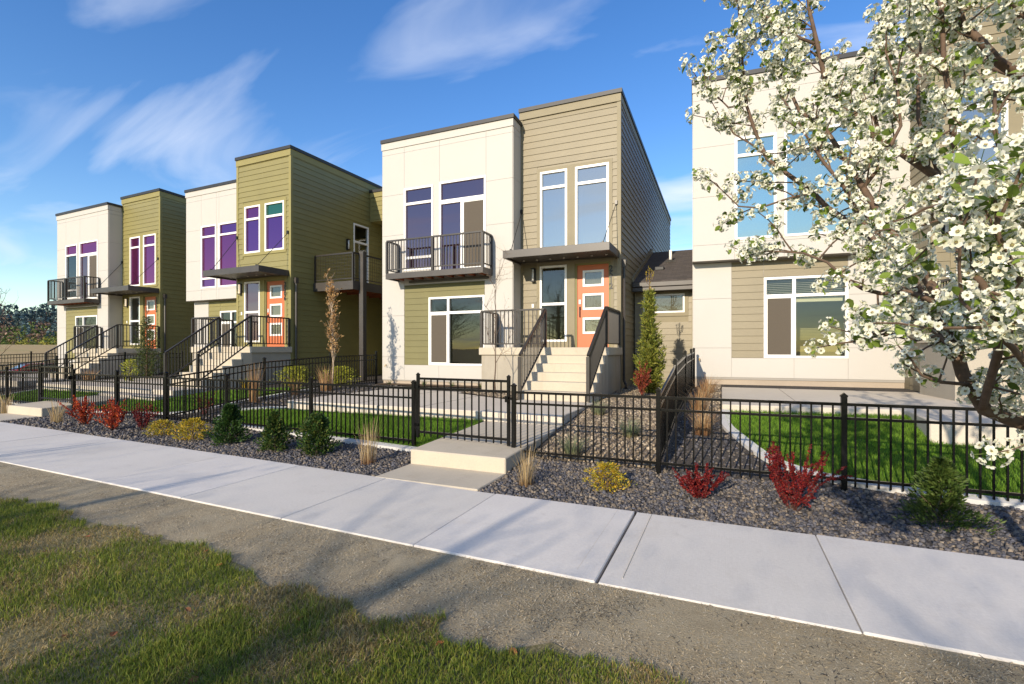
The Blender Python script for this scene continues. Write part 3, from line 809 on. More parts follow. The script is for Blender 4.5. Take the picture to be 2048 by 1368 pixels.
# ------------------------------------------------------------------ houses
def sill_ledger(house, x0, x1, y, z): MB().box(x0, x1, y - .10, y, z - .06, z).build('ledger', 'bronze_metal', house)
def house_type1(name, rz, loc, label, mat, trim, lower, glass_set, white_glass, number, depth=12.0, fall=0.35):
    """White block with a hung balcony standing forward of the entrance tower."""
    h = empty(name, loc, rz, label, 'house', 'row houses')
    X0, X1, Y = -6.92, -2.706, -0.53
    ztop = 7.56; D_ = 9.0
    us = [X0, -6.14, -4.95, -3.49, X1]
    zs = [0.59, 1.03, 1.26, 2.46, 3.65, 4.82, 6.0, 7.2, ztop - .20]
    lw = (-6.14, -5.15, 3.75, 6.14); dw = (-4.95, -3.49, 3.66, 6.17); rc = (-6.14, -3.53, 1.03, 3.34)
    bw = (-5.30, -3.53, 1.03, 2.95)
    # the wide recess band is one strip of panel below and above, so the joint rows differ at the sides
    panels(h, 'front', Y, [X0, -6.14], [0.59, 1.26, 2.46, 3.65, 4.82, 6.0, 7.2, ztop - .2], [])
    panels(h, 'front', Y, [-6.14, -4.95, -3.49], [3.34, 3.66, 7.2, ztop - .2], [lw, dw])
    panels(h, 'front', Y, [-6.14, -4.97, -3.53], [0.59, 1.03], [])
    panels(h, 'front', Y, [-3.49, X1 - .001], [3.34, 3.65, 4.82, 6.0, 7.2, ztop - .2], [])
    panels(h, 'front', Y, [-3.53, X1 - .001], [0.59, 1.26, 2.46, 3.34], [])
    panels(h, 'right', X1, [Y + .012, -.01], [0.59, 1.26, 2.46, 3.65, 4.82, 6.0, 7.2, ztop - .2], [])
    panels(h, 'left', X0, [Y, Y + 3.0, Y + 6.0, Y + D_], [0.59, 1.26, 3.65, 6.0, ztop - .2], [])
    m = MB(); sheathing(m, 'front', Y, X0, X1, 0.56, ztop, [lw, dw, bw])
    m.box(X1 - .1, X1 - .001, Y + .1, -.001, .56, ztop); m.box(X0 + .001, X0 + .1, Y + .1, Y + D_, .56, ztop); m.box(X0 + .1, X1, Y + D_ - .1, Y + D_, .56, ztop)
    m.build('wall', 'panel_backing', h)
    siding(h, 'front', Y + .006, -6.14 + .008, -3.53 - .008, 1.035, 3.33, [bw], lower)
    MB().box(X0 - .02, X1 + .02, Y - .035, Y, ztop - .20, ztop).box(X1, X1 + .02, Y, -.06, ztop - .2, ztop).build('fascia', 'white_panel', h)
    roof_cap(h, X0, X1 + .02, Y - .04, Y + D_, ztop + .001, 0.2)
    MB().box(X0 + .02, X1 - .02, Y + .015, Y + D_ - .02, -.2, .56).build('foundation', 'foundation', h)
    window(h, Y, *lw, zs=(4.12, 5.68), panes=white_glass[0])
    window(h, Y, dw[0], dw[1], 5.60, dw[3], panes=white_glass[1][2:], name='transom_window')
    f = window(h, Y, dw[0], dw[1], dw[2], 5.598, xs=(-4.23,), panes=white_glass[1], name='balcony_door')
    window(h, Y, *bw, xs=(-4.66,), zs=(2.50,), panes=['screen_mesh', 'glass_clear', 'glass_clear', 'glass_clear'])
    interior(h, X0, X1, Y, Y + D_, [0.62, 3.62], ztop)
    # balcony
    bx0, bx1, by0, by1 = -6.36, -3.29, -1.12, Y - .012
    b = MB().box(bx0, bx1, by0, by0 + .05, 3.45, 3.61).box(bx0, bx0 + .05, by0 + .05, by1, 3.45, 3.61).box(bx1 - .05, bx1, by0 + .05, by1, 3.45, 3.61)
    bal = b.build('balcony', 'bronze_metal', h, bevel=.004)
    MB().box(bx0 + .05, bx1 - .05, by0 + .05, by1, 3.585, 3.605).build('deck', 'patio_concrete', bal)
    for k in range(9):
        x = bx0 + .2 + k * (bx1 - bx0 - .4) / 8
        MB().box(x - .02, x + .02, by0 + .05, by1, 3.47, 3.58).build('joist', 'joist_wood', bal)
    sill_ledger(h, bx0 + .45, bx1 - .1, Y - .012, 3.44)
    a, c = (bx0 + .03, by0 + .03, 3.61), (bx1 - .03, by0 + .03, 3.61)
    railing(h, a, c, .93, 'balcony_railing', mid=.5, bottom=.10, step=.098)
    railing(h, a, (a[0], by1 - .03, 3.61), .93, 'balcony_railing', post0=False, bottom=.10, step=.1)
    railing(h, c, (c[0], by1 - .03, 3.61), .93, 'balcony_railing', post0=False, bottom=.10, step=.1)
    tower(h, -2.706, 0.0, depth, 7.91, fall, mat, trim, 4.15, glass_set, number)
    canopy(h, -2.72, -0.02, -1.15, 0.0, 3.77, 3.96, [((-2.66, -.02, 5.22), -2.55), ((-.09, -.02, 5.17), -.2)])
    wall_lamp(h, -2.31, -.022, 3.47, lit=(number == '2502'))
    MB().box(-2.37, -2.31, -.03, -.021, 2.60, 2.70).build('doorbell', 'vinyl', h)
    stairs_and_porch(h, -3.19, -1.50, .06, -1.55, notch=(-2.70, -.545))
    downspout(h, .07, .14, .45, 3.68)
    hose_bib(h, X0 + .16, Y - .012, 1.02)
    return h
def house_type2(name, rz, loc, label, mat, trim, glass_set, white_glass, number, depth, dz=0.0, side_door=None, low_glass=None, blinds=False):
    """Entrance tower standing forward of a white upper block that overhangs the ground floor."""
    h = empty(name, (loc[0], loc[1], dz), rz, label, 'house', 'row houses')
    X0, X1, Y, YL = -6.83, -2.51, 1.0, 1.32
    ztop = 7.60; D_ = 8.0
    lw = (X0 + .92, X0 + 1.80, 3.79, 6.19); rw = (X0 + 1.95, X0 + 3.40, 3.79, 6.19)
    panels(h, 'front', Y, [X0, X0 + .92, X0 + 1.80, X0 + 1.95, X0 + 3.40, X1 - .001], [3.34, 3.72, 4.87, 6.06, 7.2, ztop - .2], [lw, rw])
    m = MB(); sheathing(m, 'front', Y, X0, X1, 3.36, ztop, [lw, rw])
    m.box(X0 + .001, X0 + .1, Y + .1, Y + D_, 3.36, ztop).box(X0 + .1, X1, Y + D_ - .1, Y + D_, 3.36, ztop)
    m.box(X0 + .01, X1, Y + .02, YL + .3, 3.345, 3.36)
    m.build('wall', 'panel_backing', h)
    panels(h, 'left', X0, [Y, Y + 2.4, Y + 4.8, Y + D_], [3.34, 4.87, 6.06, ztop - .2], [])
    MB().box(X0 - .02, X1 - .03, Y - .035, Y, ztop - .2, ztop).build('fascia', 'white_panel', h)
    roof_cap(h, X0, X1 - .05, Y - .04, Y + D_, ztop + .001, .2)
    window(h, Y, *lw, zs=(4.16, 5.76) if number else (5.76,), panes=white_glass)
    window(h, Y, *rw, zs=(4.16, 5.76) if number else (5.76,), panes=white_glass[::-1])
    # ground floor
    bw = (X0 + 1.57, X0 + 3.27, 1.02, 2.92)
    panels(h, 'front', YL, [X0, X0 + .87], [0.55, 1.26, 2.46, 3.33], [])
    panels(h, 'front', YL, [X0 + .87, X0 + 2.2, X0 + 3.27], [0.55, 1.02], [])
    panels(h, 'front', YL, [X0 + 3.27, X1 - .001], [0.55, 1.26, 2.46, 3.33], [])
    panels(h, 'left', X0, [YL + .01, YL + 2.4, YL + 5.0, YL + D_ - .4], [0.55, 2.46, 3.33], [])
    siding(h, 'front', YL + .006, X0 + .875, X0 + 1.565, 1.025, 3.32, [], mat); siding(h, 'front', YL + .006, X0 + 1.575, X0 + 3.262, 2.93, 3.32, [], mat)
    m = MB(); sheathing(m, 'front', YL, X0, X1, .5, 3.34, [bw]); m.box(X0 + .001, X0 + .1, YL + .1, YL + D_ - .4, .5, 3.34)
    m.box(X0 + .1, X1, YL + D_ - .5, YL + D_ - .4, .5, 3.34)
    m.build('wall', 'panel_backing', h)
    MB().box(X0 + .02, X1, YL + .02, YL + D_ - .5, -.3, .5).build('foundation', 'foundation', h)
    w = window(h, YL, *bw, xs=(X0 + 2.20,), zs=(2.48,), panes=low_glass or ['screen_mesh', 'glass_clear', 'glass_clear', 'glass_clear'])
    if blinds:                                   # slatted blinds half raised behind the glass
        for k in range(9): MB().box(bw[0] + .08, bw[1] - .08, YL + .10, YL + .13, 2.52 + k * .042, 2.526 + k * .042).build('blind_slat', 'vinyl', w)
        MB().box(bw[0] + .08, bw[1] - .08, YL + .09, YL + .14, 2.33, 2.43).build('blind_stack', 'vinyl', w)
    interior(h, X0, X1, YL, Y + D_, [0.6, 3.62], 7.4)
    tower(h, -2.51, 0.0, depth, 7.82, 0.0 if side_door else .3, mat, trim, 4.65, glass_set, number, left_from=1.0, side_door=side_door)
    canopy(h, -2.62, -0.06, -1.12, 0.0, 3.77, 3.96, [((-2.48, -.02, 5.22), -2.4), ((-.09, -.02, 5.17), -.3)], 6)
    wall_lamp(h, -2.31, -.022, 3.47, lit=bool(number))
    MB().box(-2.30, -2.24, -.03, -.021, 2.60, 2.70).build('doorbell', 'vinyl', h)
    stairs_and_porch(h, -2.75, -1.45, .06, -1.45)
    downspout(h, .07, .14, .45, 3.68)
    return h

purple = ['glass_purple', 'glass_purple', 'glass_purple', 'glass_purple', 'glass_clear']
locC = (-2.447, 12.5, 0)
HC = house_type1('row_house', 0.0, locC, 'taupe and white house numbered 2512 with balcony over a large window', 'taupe_siding', 'taupe_trim', 'lower_siding',
                 ['glass_sky', 'glass_sky', 'glass_sky', 'glass_sky', 'glass_clear'],
                 [['glass_plum', 'glass_plum', 'glass_plum'], ['glass_plum', 'screen_mesh', 'glass_plum', 'glass_plum']], '2512')
ax, ay = frame_of(R(-2.1), -21.55, 12.0)
HA = house_type1('row_house', R(-2.1), (ax, ay, 0), 'olive and white house with balcony, farthest along the row by the field', 'olive_siding', 'olive_trim', 'olive_siding',
                 purple, [['glass_clear', 'glass_clear', 'glass_purple'], ['glass_plum', 'screen_mesh', 'glass_purple', 'glass_purple']], '2502', depth=9.0)
bx_, by_ = frame_of(R(-1.2), -12.96, 11.4)
HB = house_type2('row_house', R(-1.2), (bx_, by_), 'olive and white house numbered 2506 with a raised side deck', 'olive_siding', 'olive_trim',
                 ['glass_violet', 'glass_purple', 'glass_violet', 'glass_green', 'glass_plum'], ['glass_violet', 'glass_purple', 'glass_purple'], '2506', 7.0, dz=0.04, side_door=(2.80, 3.62, 3.66, 6.12))
dx_, dy_ = frame_of(R(3.0), 6.76, 11.74)
HD = house_type2('row_house', R(3.0), (dx_, dy_), 'taupe and white house behind the blossoming tree', 'taupe_siding', 'taupe_trim',
                 ['glass_sky'] * 4 + ['glass_clear'], ['glass_teal', 'glass_teal', 'glass_teal'], '', 8.0, dz=0.25, blinds=True)
hose_bib(HD, -6.83 + .15, 1.32 - .012, 1.0)

# side deck, side door and rear wing of the olive house 2506
def side_wing():
    h = HB
    f = window(h, 0.0, 2.80, 3.62, 3.66, 6.12, zs=(5.45,), panes=['glass_clear', 'glass_clear'], side='right', name='side_door')
    # lamp on the flank beside the door
    m = MB().box(.0215, .05, 2.42, 2.54, 5.05, 5.45).box(.05, .12, 2.42, 2.54, 5.42, 5.45).box(.05, .12, 2.42, 2.54, 5.05, 5.08)
    l = m.build('wall_lamp', 'black_plastic', h)
    MB().tube([(.085, 2.48, 5.09), (.085, 2.48, 5.41)], .028, 8).build('lamp_tube', 'lamp_glass', l, smooth=True)
    # wing: an upper storey that oversails, facing the street
    m = MB().box(.03, 2.6, 3.70, 6.8, 6.36, 7.45); m.box(0.03, 2.6, 4.6, 6.8, .3, 6.34); m.build('wing_wall', 'olive_trim', h)
    siding(h, 'front', 3.70, .10, 2.6, 6.42, 7.28, [], 'olive_siding')
    siding(h, 'front', 4.60, .05, 2.6, .5, 6.34, [], 'olive_siding')
    MB().box(.03, 2.62, 3.66, 3.70, 7.28, 7.46).build('fascia', 'olive_trim', h)
    roof_cap(h, .06, 2.6, 3.66, 6.8, 7.461, 0.0)
    window(h, 4.56, .75, 1.25, 5.45, 5.95, panes=['glass_clear'])
    # deck
    x0, x1, y0, y1, zt, zb = .03, 1.74, .88, 4.55, 3.65, 3.37
    b = MB().box(x0, x1, y0, y0 + .05, zb, zt).box(x1 - .05, x1, y0 + .05, y1, zb, zt)
    d = b.build('deck', 'bronze_metal', h, bevel=.004)
    for k in range(11):
        y = y0 + .06 + k * .33
        MB().box(x0, x1 - .05, y, y + .325, zt - .03, zt + .004).build('deck_board', 'patio_concrete', d)
    for k in range(6):
        y = y0 + .35 + k * .6
        MB().box(x0, x1 - .05, y, y + .05, zb + .05, zt - .032).build('joist', 'joist_wood', d)
    MB().box(x1 - .02, x1 + .15, y0 + .30, y0 + .47, .35, 4.62).build('deck_post', 'bronze_metal', h, bevel=.006)
    def wire_rail(p, q):
        p, q = Vector(p), Vector(q); hgt = .9; up = Vector((0, 0, 1))
        m = MB().bar(p + up * hgt, q + up * hgt, .05, .05).bar(p + up * .08, q + up * .08, .03, .03)
        m.bar(p, p + up * hgt, .05).bar(q, q + up * hgt, .05)
        r_ = m.build('deck_railing', 'rail_brown', h)
        w = MB(); n = max(3, int((q - p).length / .11))
        for i in range(1, n): c = p + (q - p) * i / n; w.bar(c + up * .09, c + up * (hgt - .02), .006)
        for i in range(1, 8): w.bar(p + up * (.08 + i * .105), q + up * (.08 + i * .105), .006)
        w.build('wire_mesh', 'rail_brown', r_)
    wire_rail((x0 + .06, y0 + .03, zt), (x1 - .03, y0 + .03, zt))
    wire_rail((x1 - .03, y0 + .06, zt), (x1 - .03, y1, zt))
side_wing()

# low link with a shingled roof between the 2512 house and its neighbour
def link_building():
    x0, x1, y, zt = -2.40, -0.80, 14.4, 3.35
    h = empty('link_building', (0, 0, 0), 0, 'low taupe link with dark shingled roof and one wide frosted window', 'building')
    wn_ = (-2.16, -1.05, 2.50, 3.02)
    siding(h, 'front', y, x0, x1 - .02, .50, zt - .12, [(wn_[0] - .1, wn_[1] + .1, wn_[2] - .1, wn_[3] + .1)], 'taupe_siding')
    m = MB(); sheathing(m, 'front', y, x0, x1 + .1, .3, zt, [wn_]); m.box(x0, x1, y + 7.5, y + 7.6, .3, zt); m.box(x0, x1, y + .5, y + .55, 2.3, 3.2); m.build('wall', 'taupe_trim', h)
    trim_ring(h, y, *wn_, .1, 'taupe_trim'); window(h, y, *wn_, panes=['glass_frost'], fw=.045)
    r_ = MB(); ye, yr, ze, zr = y - .32, y + 3.7, zt - .05, zt + 1.5
    r_.v += [(x0, ye, ze), (x1 + .1, ye, ze), (x1 + .1, yr, zr), (x0, yr, zr), (x0, ye, ze + .07), (x1 + .1, ye, ze + .07), (x1 + .1, yr, zr + .07), (x0, yr, zr + .07)]
    r_.f += [(0, 3, 2, 1), (4, 5, 6, 7), (0, 1, 5, 4), (1, 2, 6, 5), (2, 3, 7, 6), (3, 0, 4, 7)]
    rf = r_.build('roof', 'shingle', h)
    r2 = MB(); r2.v += [(x0, yr, zr + .07), (x1 + .1, yr, zr + .07), (x1 + .1, yr + 4, ze), (x0, yr + 4, ze)]; r2.f += [(0, 1, 2, 3)]; r2.build('roof', 'shingle', h)
    MB().box(x0, x1 + .1, ye - .11, ye - .001, ze - .10, ze + .03).box(x0, x1 + .1, ye - .09, ye - .001, ze - .22, ze - .11).build('gutter', 'bronze_metal', h, bevel=.01)
    MB().prism([(ye, ze + .07), (yr, zr + .07), (yr, zr + .20), (ye, ze + .20)], 0, x0 - .035, x0 + .02).build('flashing', 'taupe_trim', h)
    def rz_(yy): return ze + .07 + (zr - ze) * (yy - ye) / (yr - ye)
    yv = 16.4; MB().tube([(-1.62, yv, rz_(yv) - .02), (-1.62, yv, rz_(yv) + .36)], .045, 10).build('vent_pipe', 'vinyl', rf, smooth=True)
    yv = 16.33; MB().tube([(-1.62, yv, rz_(yv) - .01), (-1.62, yv + .03, rz_(yv) + .06)], [.17, .06], 10).build('vent_boot', 'galvanised', rf)
    yv = 15.3; MB().box(-1.97, -1.70, yv, yv + .22, rz_(yv), rz_(yv) + .12).build('roof_vent', 'roof_cap', rf, bevel=.02)
    yv = 18.0; MB().tube([(-.98, yv, rz_(yv) - .1), (-.98, yv, rz_(yv) + .35)], .06, 8).build('vent_pipe', 'roof_cap', rf)
    MB().box(x1 - .06, x1 + .0, y - .05, y - .021, .5, zt - .1).build('downspout', 'taupe_trim', h)
link_building()
# two little dryer vents high on the taupe flank
for zv in (5.35, 4.75): MB().box(0.021, .06, 9.2, 9.42, zv, zv + .22).build('wall_vent', 'galvanised', HC)

# ------------------------------------------------------------------ walks, patios, edging
def hw(h, x, y):
    c, s = math.cos(h.rotation_euler.z), math.sin(h.rotation_euler.z)
    return (h.location.x + x * c - y * s, h.location.y + x * s + y * c)
def slab(name, pts, z0, z1, mat, label, cat='walkway', bevel=.012, tilt=None):
    m = MB().prism(pts, 2, z0, z1)
    if tilt:
        k = len(pts)
        for i in range(k):
            x, y, _ = m.v[k + i]; m.v[k + i] = (x, y, tilt(x, y))
    o = m.build(name, mat, bevel=bevel); tag(o, label, cat, kind='structure'); return o
def front_walk(tag_, x0, x1, ypad, ystep, yland, zs=0.185, zl=0.27):
    slab('pad', [(x0, ypad + .012), (x1, ypad + .012), (x1, ystep + .02), (x0, ystep + .02)], -.1, .004, 'step_concrete', 'flat concrete pad between the sidewalk and the gate step of ' + tag_, 'pad')
    slab('front_walk', [(x0, ystep), (x1, ystep), (x1, yland), (x0, yland)], -.1, zs, 'step_concrete', 'short concrete front walk with a step at its gate, ' + tag_, 'walkway', tilt=lambda x, y: zs + (zl - zs) * (y - ystep) / (yland - ystep))
front_walk('house 2512', -3.72, -2.38, sw_far(-3), 5.31, 7.45)
slab('patio', [(-8.25, 7.45), (-2.36, 7.45), (-2.36, 9.55), (-3.95, 9.55), (-3.95, 9.3), (-5.9, 10.35), (-5.9, 11.5), (-8.25, 11.5)], -.1, .43, 'patio_concrete', 'concrete patio below the large window of house 2512', 'patio')
for x in (-6.6, -5.1): MB().box(x, x + .008, 7.46, 11.0, .40, .4335).build('tooled_line', 'joint_filler', bpy.data.objects['patio'])
front_walk('house 2506', -15.25, -13.75, sw_far(-14.5), 5.85, 7.6)
slab('patio', [hw(HB, -6.6, -3.7), hw(HB, .12, -3.7), hw(HB, .12, -2.8), hw(HB, -1.5, -2.8), hw(HB, -2.9, -1.0), hw(HB, -2.9, 1.0), hw(HB, -6.6, 1.0)], -.1, .45, 'patio_concrete', 'concrete landing and patio before house 2506', 'patio')
slab('patio_step', [hw(HB, -2.4, -4.1), hw(HB, .12, -4.1), hw(HB, .12, -3.69), hw(HB, -2.4, -3.69)], -.1, .33, 'patio_concrete', 'low concrete step before the landing of house 2506', 'step')
front_walk('the far house', hw(HA, -1.3, 0)[0], hw(HA, 0, 0)[0], sw_far(-22), 6.45, 8.4)
slab('patio', [hw(HA, -5.8, -4.4), hw(HA, .1, -4.4), hw(HA, .1, -2.9), hw(HA, -1.5, -2.9), hw(HA, -3.4, -1.9), hw(HA, -3.4, -.9), hw(HA, -5.8, -.9)], -.1, .45, 'patio_concrete', 'concrete patio before the far house', 'patio')
slab('patio', [(-.06, 8.4), (2.34, 8.65), (2.25, 7.47), (6.5, 7.3), (6.5, 12.2), (-.10, 12.85)], 0.0, .61, 'patio_concrete', 'concrete patio behind the lawn under the blossoming tree', 'patio')
for x in (1.05,): MB().box(x, x + .008, 8.56, 12.6, .58, .6135).build('tooled_line', 'joint_filler', bpy.data.objects['patio.003'])
# foundation skirt shows above the patio of the right-hand house
def curb(pts, label, w=.13, up=.045):
    e = MB(); n = len(pts)
    P = [Vector((x, y)) for x, y in pts]
    L, Rr = [], []
    for i in range(n):
        d = (P[min(i + 1, n - 1)] - P[max(i - 1, 0)]).normalized(); nn = Vector((-d.y, d.x)) * (w / 2)
        L.append(P[i] + nn); Rr.append(P[i] - nn)
    for i in range(n - 1):
        k = len(e.v)
        for p in (L[i], Rr[i], Rr[i + 1], L[i + 1]): e.v.append((p.x, p.y, G(p.x, p.y) - .1))
        for p in (L[i], Rr[i], Rr[i + 1], L[i + 1]): e.v.append((p.x, p.y, G(p.x, p.y) + up))
        e.f += [tuple(k + j for j in q) for q in ((4, 5, 6, 7), (0, 1, 5, 4), (2, 3, 7, 6), (1, 2, 6, 5), (3, 0, 4, 7))]
    o = e.build('concrete_edging', 'curb_concrete'); tag(o, label, 'edging'); return o
def smooth_line(pts, k=4):
    out = []
    for i in range(len(pts) - 1):
        p0 = Vector(pts[max(i - 1, 0)]); p1 = Vector(pts[i]); p2 = Vector(pts[i + 1]); p3 = Vector(pts[min(i + 2, len(pts) - 1)])
        for j in range(k):
            t = j / k
            q = 0.5 * ((2 * p1) + (-p0 + p2) * t + (2 * p0 - 5 * p1 + 4 * p2 - p3) * t * t + (-p0 + 3 * p1 - 3 * p2 + p3) * t ** 3); out.append((q.x, q.y))
    out.append(tuple(pts[-1])); return out
curbC = smooth_line([(-3.80, 5.80), (-6.4, 6.08), (-8.1, 6.28), (-8.9, 6.5), (-9.3, 6.85), (-9.25, 7.2), (-8.9, 7.42), (-8.32, 7.52)])
curb(curbC, 'curved pale concrete edging around the lawn of house 2512')
lawnC = [(x, y) for x, y in curbC] + [(-8.3, 7.46), (-3.74, 7.46), (-3.74, 5.85)]
curbD = smooth_line([(0.0, 8.36), (0.0, 7.7), (.16, 7.2), (.47, 6.5), (.85, 6.16), (1.3, 6.02), (1.9, 5.92), (3.0, 5.82), (6.5, 5.6)])
curb(curbD, 'curved pale concrete edging around the lawn under the blossoming tree')
lawnD = [(x, y) for x, y in curbD] + [(6.5, 7.28), (2.28, 7.44), (2.36, 8.63), (0.0, 8.38)]
curbB = smooth_line([(-13.6, 6.5), (-11.6, 6.55), (-10.55, 6.75), (-10.2, 7.4), (-10.0, 8.8), (-9.95, 9.9)])
curb(curbB, 'pale concrete edging along the side fence before house 2506')
lawnB = [(x, y) for x, y in curbB] + [(-10.6, 10.0), (-12.5, 8.9), (-12.55, 7.55), (-13.7, 7.6)]
curbB2 = smooth_line([(-15.4, 6.6), (-17.5, 6.75), (-18.9, 7.0), (-19.2, 7.6), (-19.2, 8.6)])
curb(curbB2, 'pale concrete edging around the lawn left of the walk of house 2506')
lawnB2 = [(x, y) for x, y in curbB2] + [(-19.1, 8.6), (-15.45, 8.0), (-15.4, 6.7)]
for nm, pl, lb in (('turf', lawnC, 'bright green turf inside the curved edging of house 2512'), ('turf', lawnD, 'bright green turf below the patio, under the blossoming tree'), ('turf', lawnB, 'bright green turf right of the walk of house 2506'), ('turf', lawnB2, 'bright green turf left of the walk of house 2506')):
    sheet(nm, pl, .014, 'turf_base', 6, lb, 'lawn')
sheet('planting_strip', [(-9.3, 11.5), (-5.6, 11.5), (-5.6, 11.99), (-9.3, 11.99)], .03, 'soil', 3, 'bare soil strip along the foot of house 2512', 'soil')
tanpoly = [(-2.30, 5.95), (-0.78, 5.95), (-0.76, 14.3), (-2.42, 14.3), (-2.42, 12.4), (-2.30, 9.5)]
tan2 = [(-0.45, 8.45), (-0.10, 8.45), (-0.12, 12.8), (-0.5, 12.8)]
sheet('gravel_ground', tanpoly, .008, 'tan_gravel_base', 6, 'tan gravel bed beside the stairs of house 2512', 'gravel bed')
sheet('gravel_ground', tan2, .008, 'tan_gravel_base', 4, 'narrow tan gravel strip beside the patio', 'gravel bed')
tan3 = [(-5.85, 10.42), (-4.0, 9.42), (-4.0, 10.93), (-5.85, 10.93)]
sheet('gravel_ground', tan3, .02, 'tan_gravel_base', 4, 'small tan gravel patch at the bare sapling', 'gravel bed')
# ------------------------------------------------------------------ fences
FH = 0.94
picket_me = MB().box(-.008, .008, -.008, .008, 0, 1.0).mesh('picket', 'fence_black')
post_me = MB().box(-.026, .026, -.026, .026, -.10, 1.0).mesh('post', 'fence_black', bevel=.003)
cap_me = MB().box(-.031, .031, -.031, .031, 0, .018).prism([(-.026, .018), (.026, .018), (0, .042)], 1, -.024, .024).mesh('post_cap', 'fence_black')
def yf(x): return 5.86 + 0.05 * max(0.0, -2.5 - x)
def fence_panel(root, a, b, step=0.094, o=Vector((0, 0, 0)), za=None, zb=None):
    """three rails and the pickets between two posts a, b (x, y, z of the ground)"""
    a = Vector(a); b = Vector(b); up = Vector((0, 0, 1))
    for hgt, w, t in ((FH - .075, .026, .030), (FH - .215, .026, .026), (.115, .026, .026)):
        MB().bar(a + up * hgt - o, b + up * hgt - o, w, t).build('rail', 'fence_black', root)
    n = max(2, int(round((b - a).length / step)))
    ang = math.atan2(b.y - a.y, b.x - a.x)
    for i in range(1, n):
        p = a + (b - a) * (i / n) + up * .05 - o
        place('picket', picket_me, root, p, ang, (1, 1, FH - .075 - .05))
def fence(name, label, pts, ends=(True, True)):
    """pts: posts on the ground; each post, cap, rail and picket is a part."""
    o = Vector(pts[0]); f = empty(name, o, 0, label, 'fence', 'black picket fence runs')
    for k, p in enumerate(pts):
        if (k == 0 and not ends[0]) or (k == len(pts) - 1 and not ends[1]): continue
        p = Vector(p); q = place('post', post_me, f, p - o, 0, (1, 1, FH)); place('post_cap', cap_me, q, (0, 0, 1.0), 0, (1, 1, 1 / FH))
    for a, b in zip(pts[:-1], pts[1:]): fence_panel(f, a, b, o=o)
    return f
def P3(x, y): return (x, y, G(x, y))
def front(xs): return [P3(x, yf(x)) for x in xs]
fence('picket_fence', 'black picket fence between the crimson shrubs and the lawn under the blossoming tree', front([-2.51, -0.71, 1.08, 2.9, 4.7]))
fence('picket_fence', 'black picket fence behind the row of small evergreens and golden mounds', front([-4.10, -6.15, -8.27, -10.12, -11.9, -13.72]))
fence('picket_fence', 'black picket fence left of the gate beside the orange red shrubs', front([-15.35, -17.15, -19.6, -21.3]))
fence('picket_fence', 'black metal picket fence at the far end of the front line', front([-22.9, -25.2, -28.5]))
fence('picket_fence', 'black metal side fence running up to the white house behind the blossoming tree', [P3(-.71, y) for y in (5.9, 7.9, 9.9, 11.6, 12.6)], (False, True))
fence('picket_fence', 'black metal side fence running up to the left corner of the taupe house', [P3(-10.10 + .55 * t, 6.30 + 5.6 * t) for t in (0, .36, .70, 1.0)], (False, True))
fence('picket_fence', 'black metal side fence running back between the two olive houses', [P3(-19.62 + .15 * t, 6.80 + 5.8 * t) for t in (0, .33, .66, 1.0)], (False, True))
fence('picket_fence', 'black metal side fence beyond the far house', [P3(-28.5 + .4 * t, 7.3 + 6.6 * t) for t in (0, .33, .66, 1.0)], (False, True))
fence('picket_fence', 'black metal fence out by the field, parallel to the street', [(-42 + 7.5 * t, 14 + 3.6 * t, -.05 - .15 * (1 - t)) for t in (0, .25, .5, .75, 1.0)])
def gate(label, xa, xb, z, open_=0.0):
    a = Vector((xa, yf(xa), z)); b = Vector((xb, yf(xb), z)); d = (b - a).normalized(); up = Vector((0, 0, 1)); o = a
    gt = empty('gate', a, 0, label, 'gate', 'picket gates')
    a2, b2 = a + d * .075, b - d * .075
    for p in (a2, b2): MB().bar(p + up * .02 - o, p + up * (FH - .03) - o, .038).build('stile', 'fence_black', gt); place('stile_cap', cap_me, gt, p + up * (FH - .035) - o, 0, (.7, .7, .8))
    for hgt in (FH - .085, FH - .22, .10): MB().bar(a2 + up * hgt - o, b2 + up * hgt - o, .03, .032).build('rail', 'fence_black', gt)
    n = int(round((b2 - a2).length / .108))
    for i in range(1, n): place('picket', picket_me, gt, a2 + (b2 - a2) * i / n + up * .035 - o, math.atan2(d.y, d.x), (1, 1, FH - .085 - .035))
    for hgt in (.20, FH - .20):
        m = MB().bar(a + d * .02 + up * hgt - o, a2 + d * .03 + up * hgt - o - Vector((0, .025, 0)), .02, .035); m.build('hinge', 'fence_black', gt)
    MB().bar(b2 - d * .07 + up * (FH - .30) - o - Vector((0, .03, 0)), b - d * .01 + up * (FH - .30) - o - Vector((0, .03, 0)), .022, .022).box(*(lambda c: (c.x - .02, c.x + .02, c.y - .05, c.y + .01, c.z - .04, c.z + .04))(b2 + up * (FH - .31) - o - Vector((0, .03, 0)))).build('latch', 'fence_black', gt)
gate('black picket gate closed before the stairs of the taupe house', -4.10, -2.51, .20)
gate('black picket gate closed beside the orange red shrubs', -15.35, -13.72, .20)

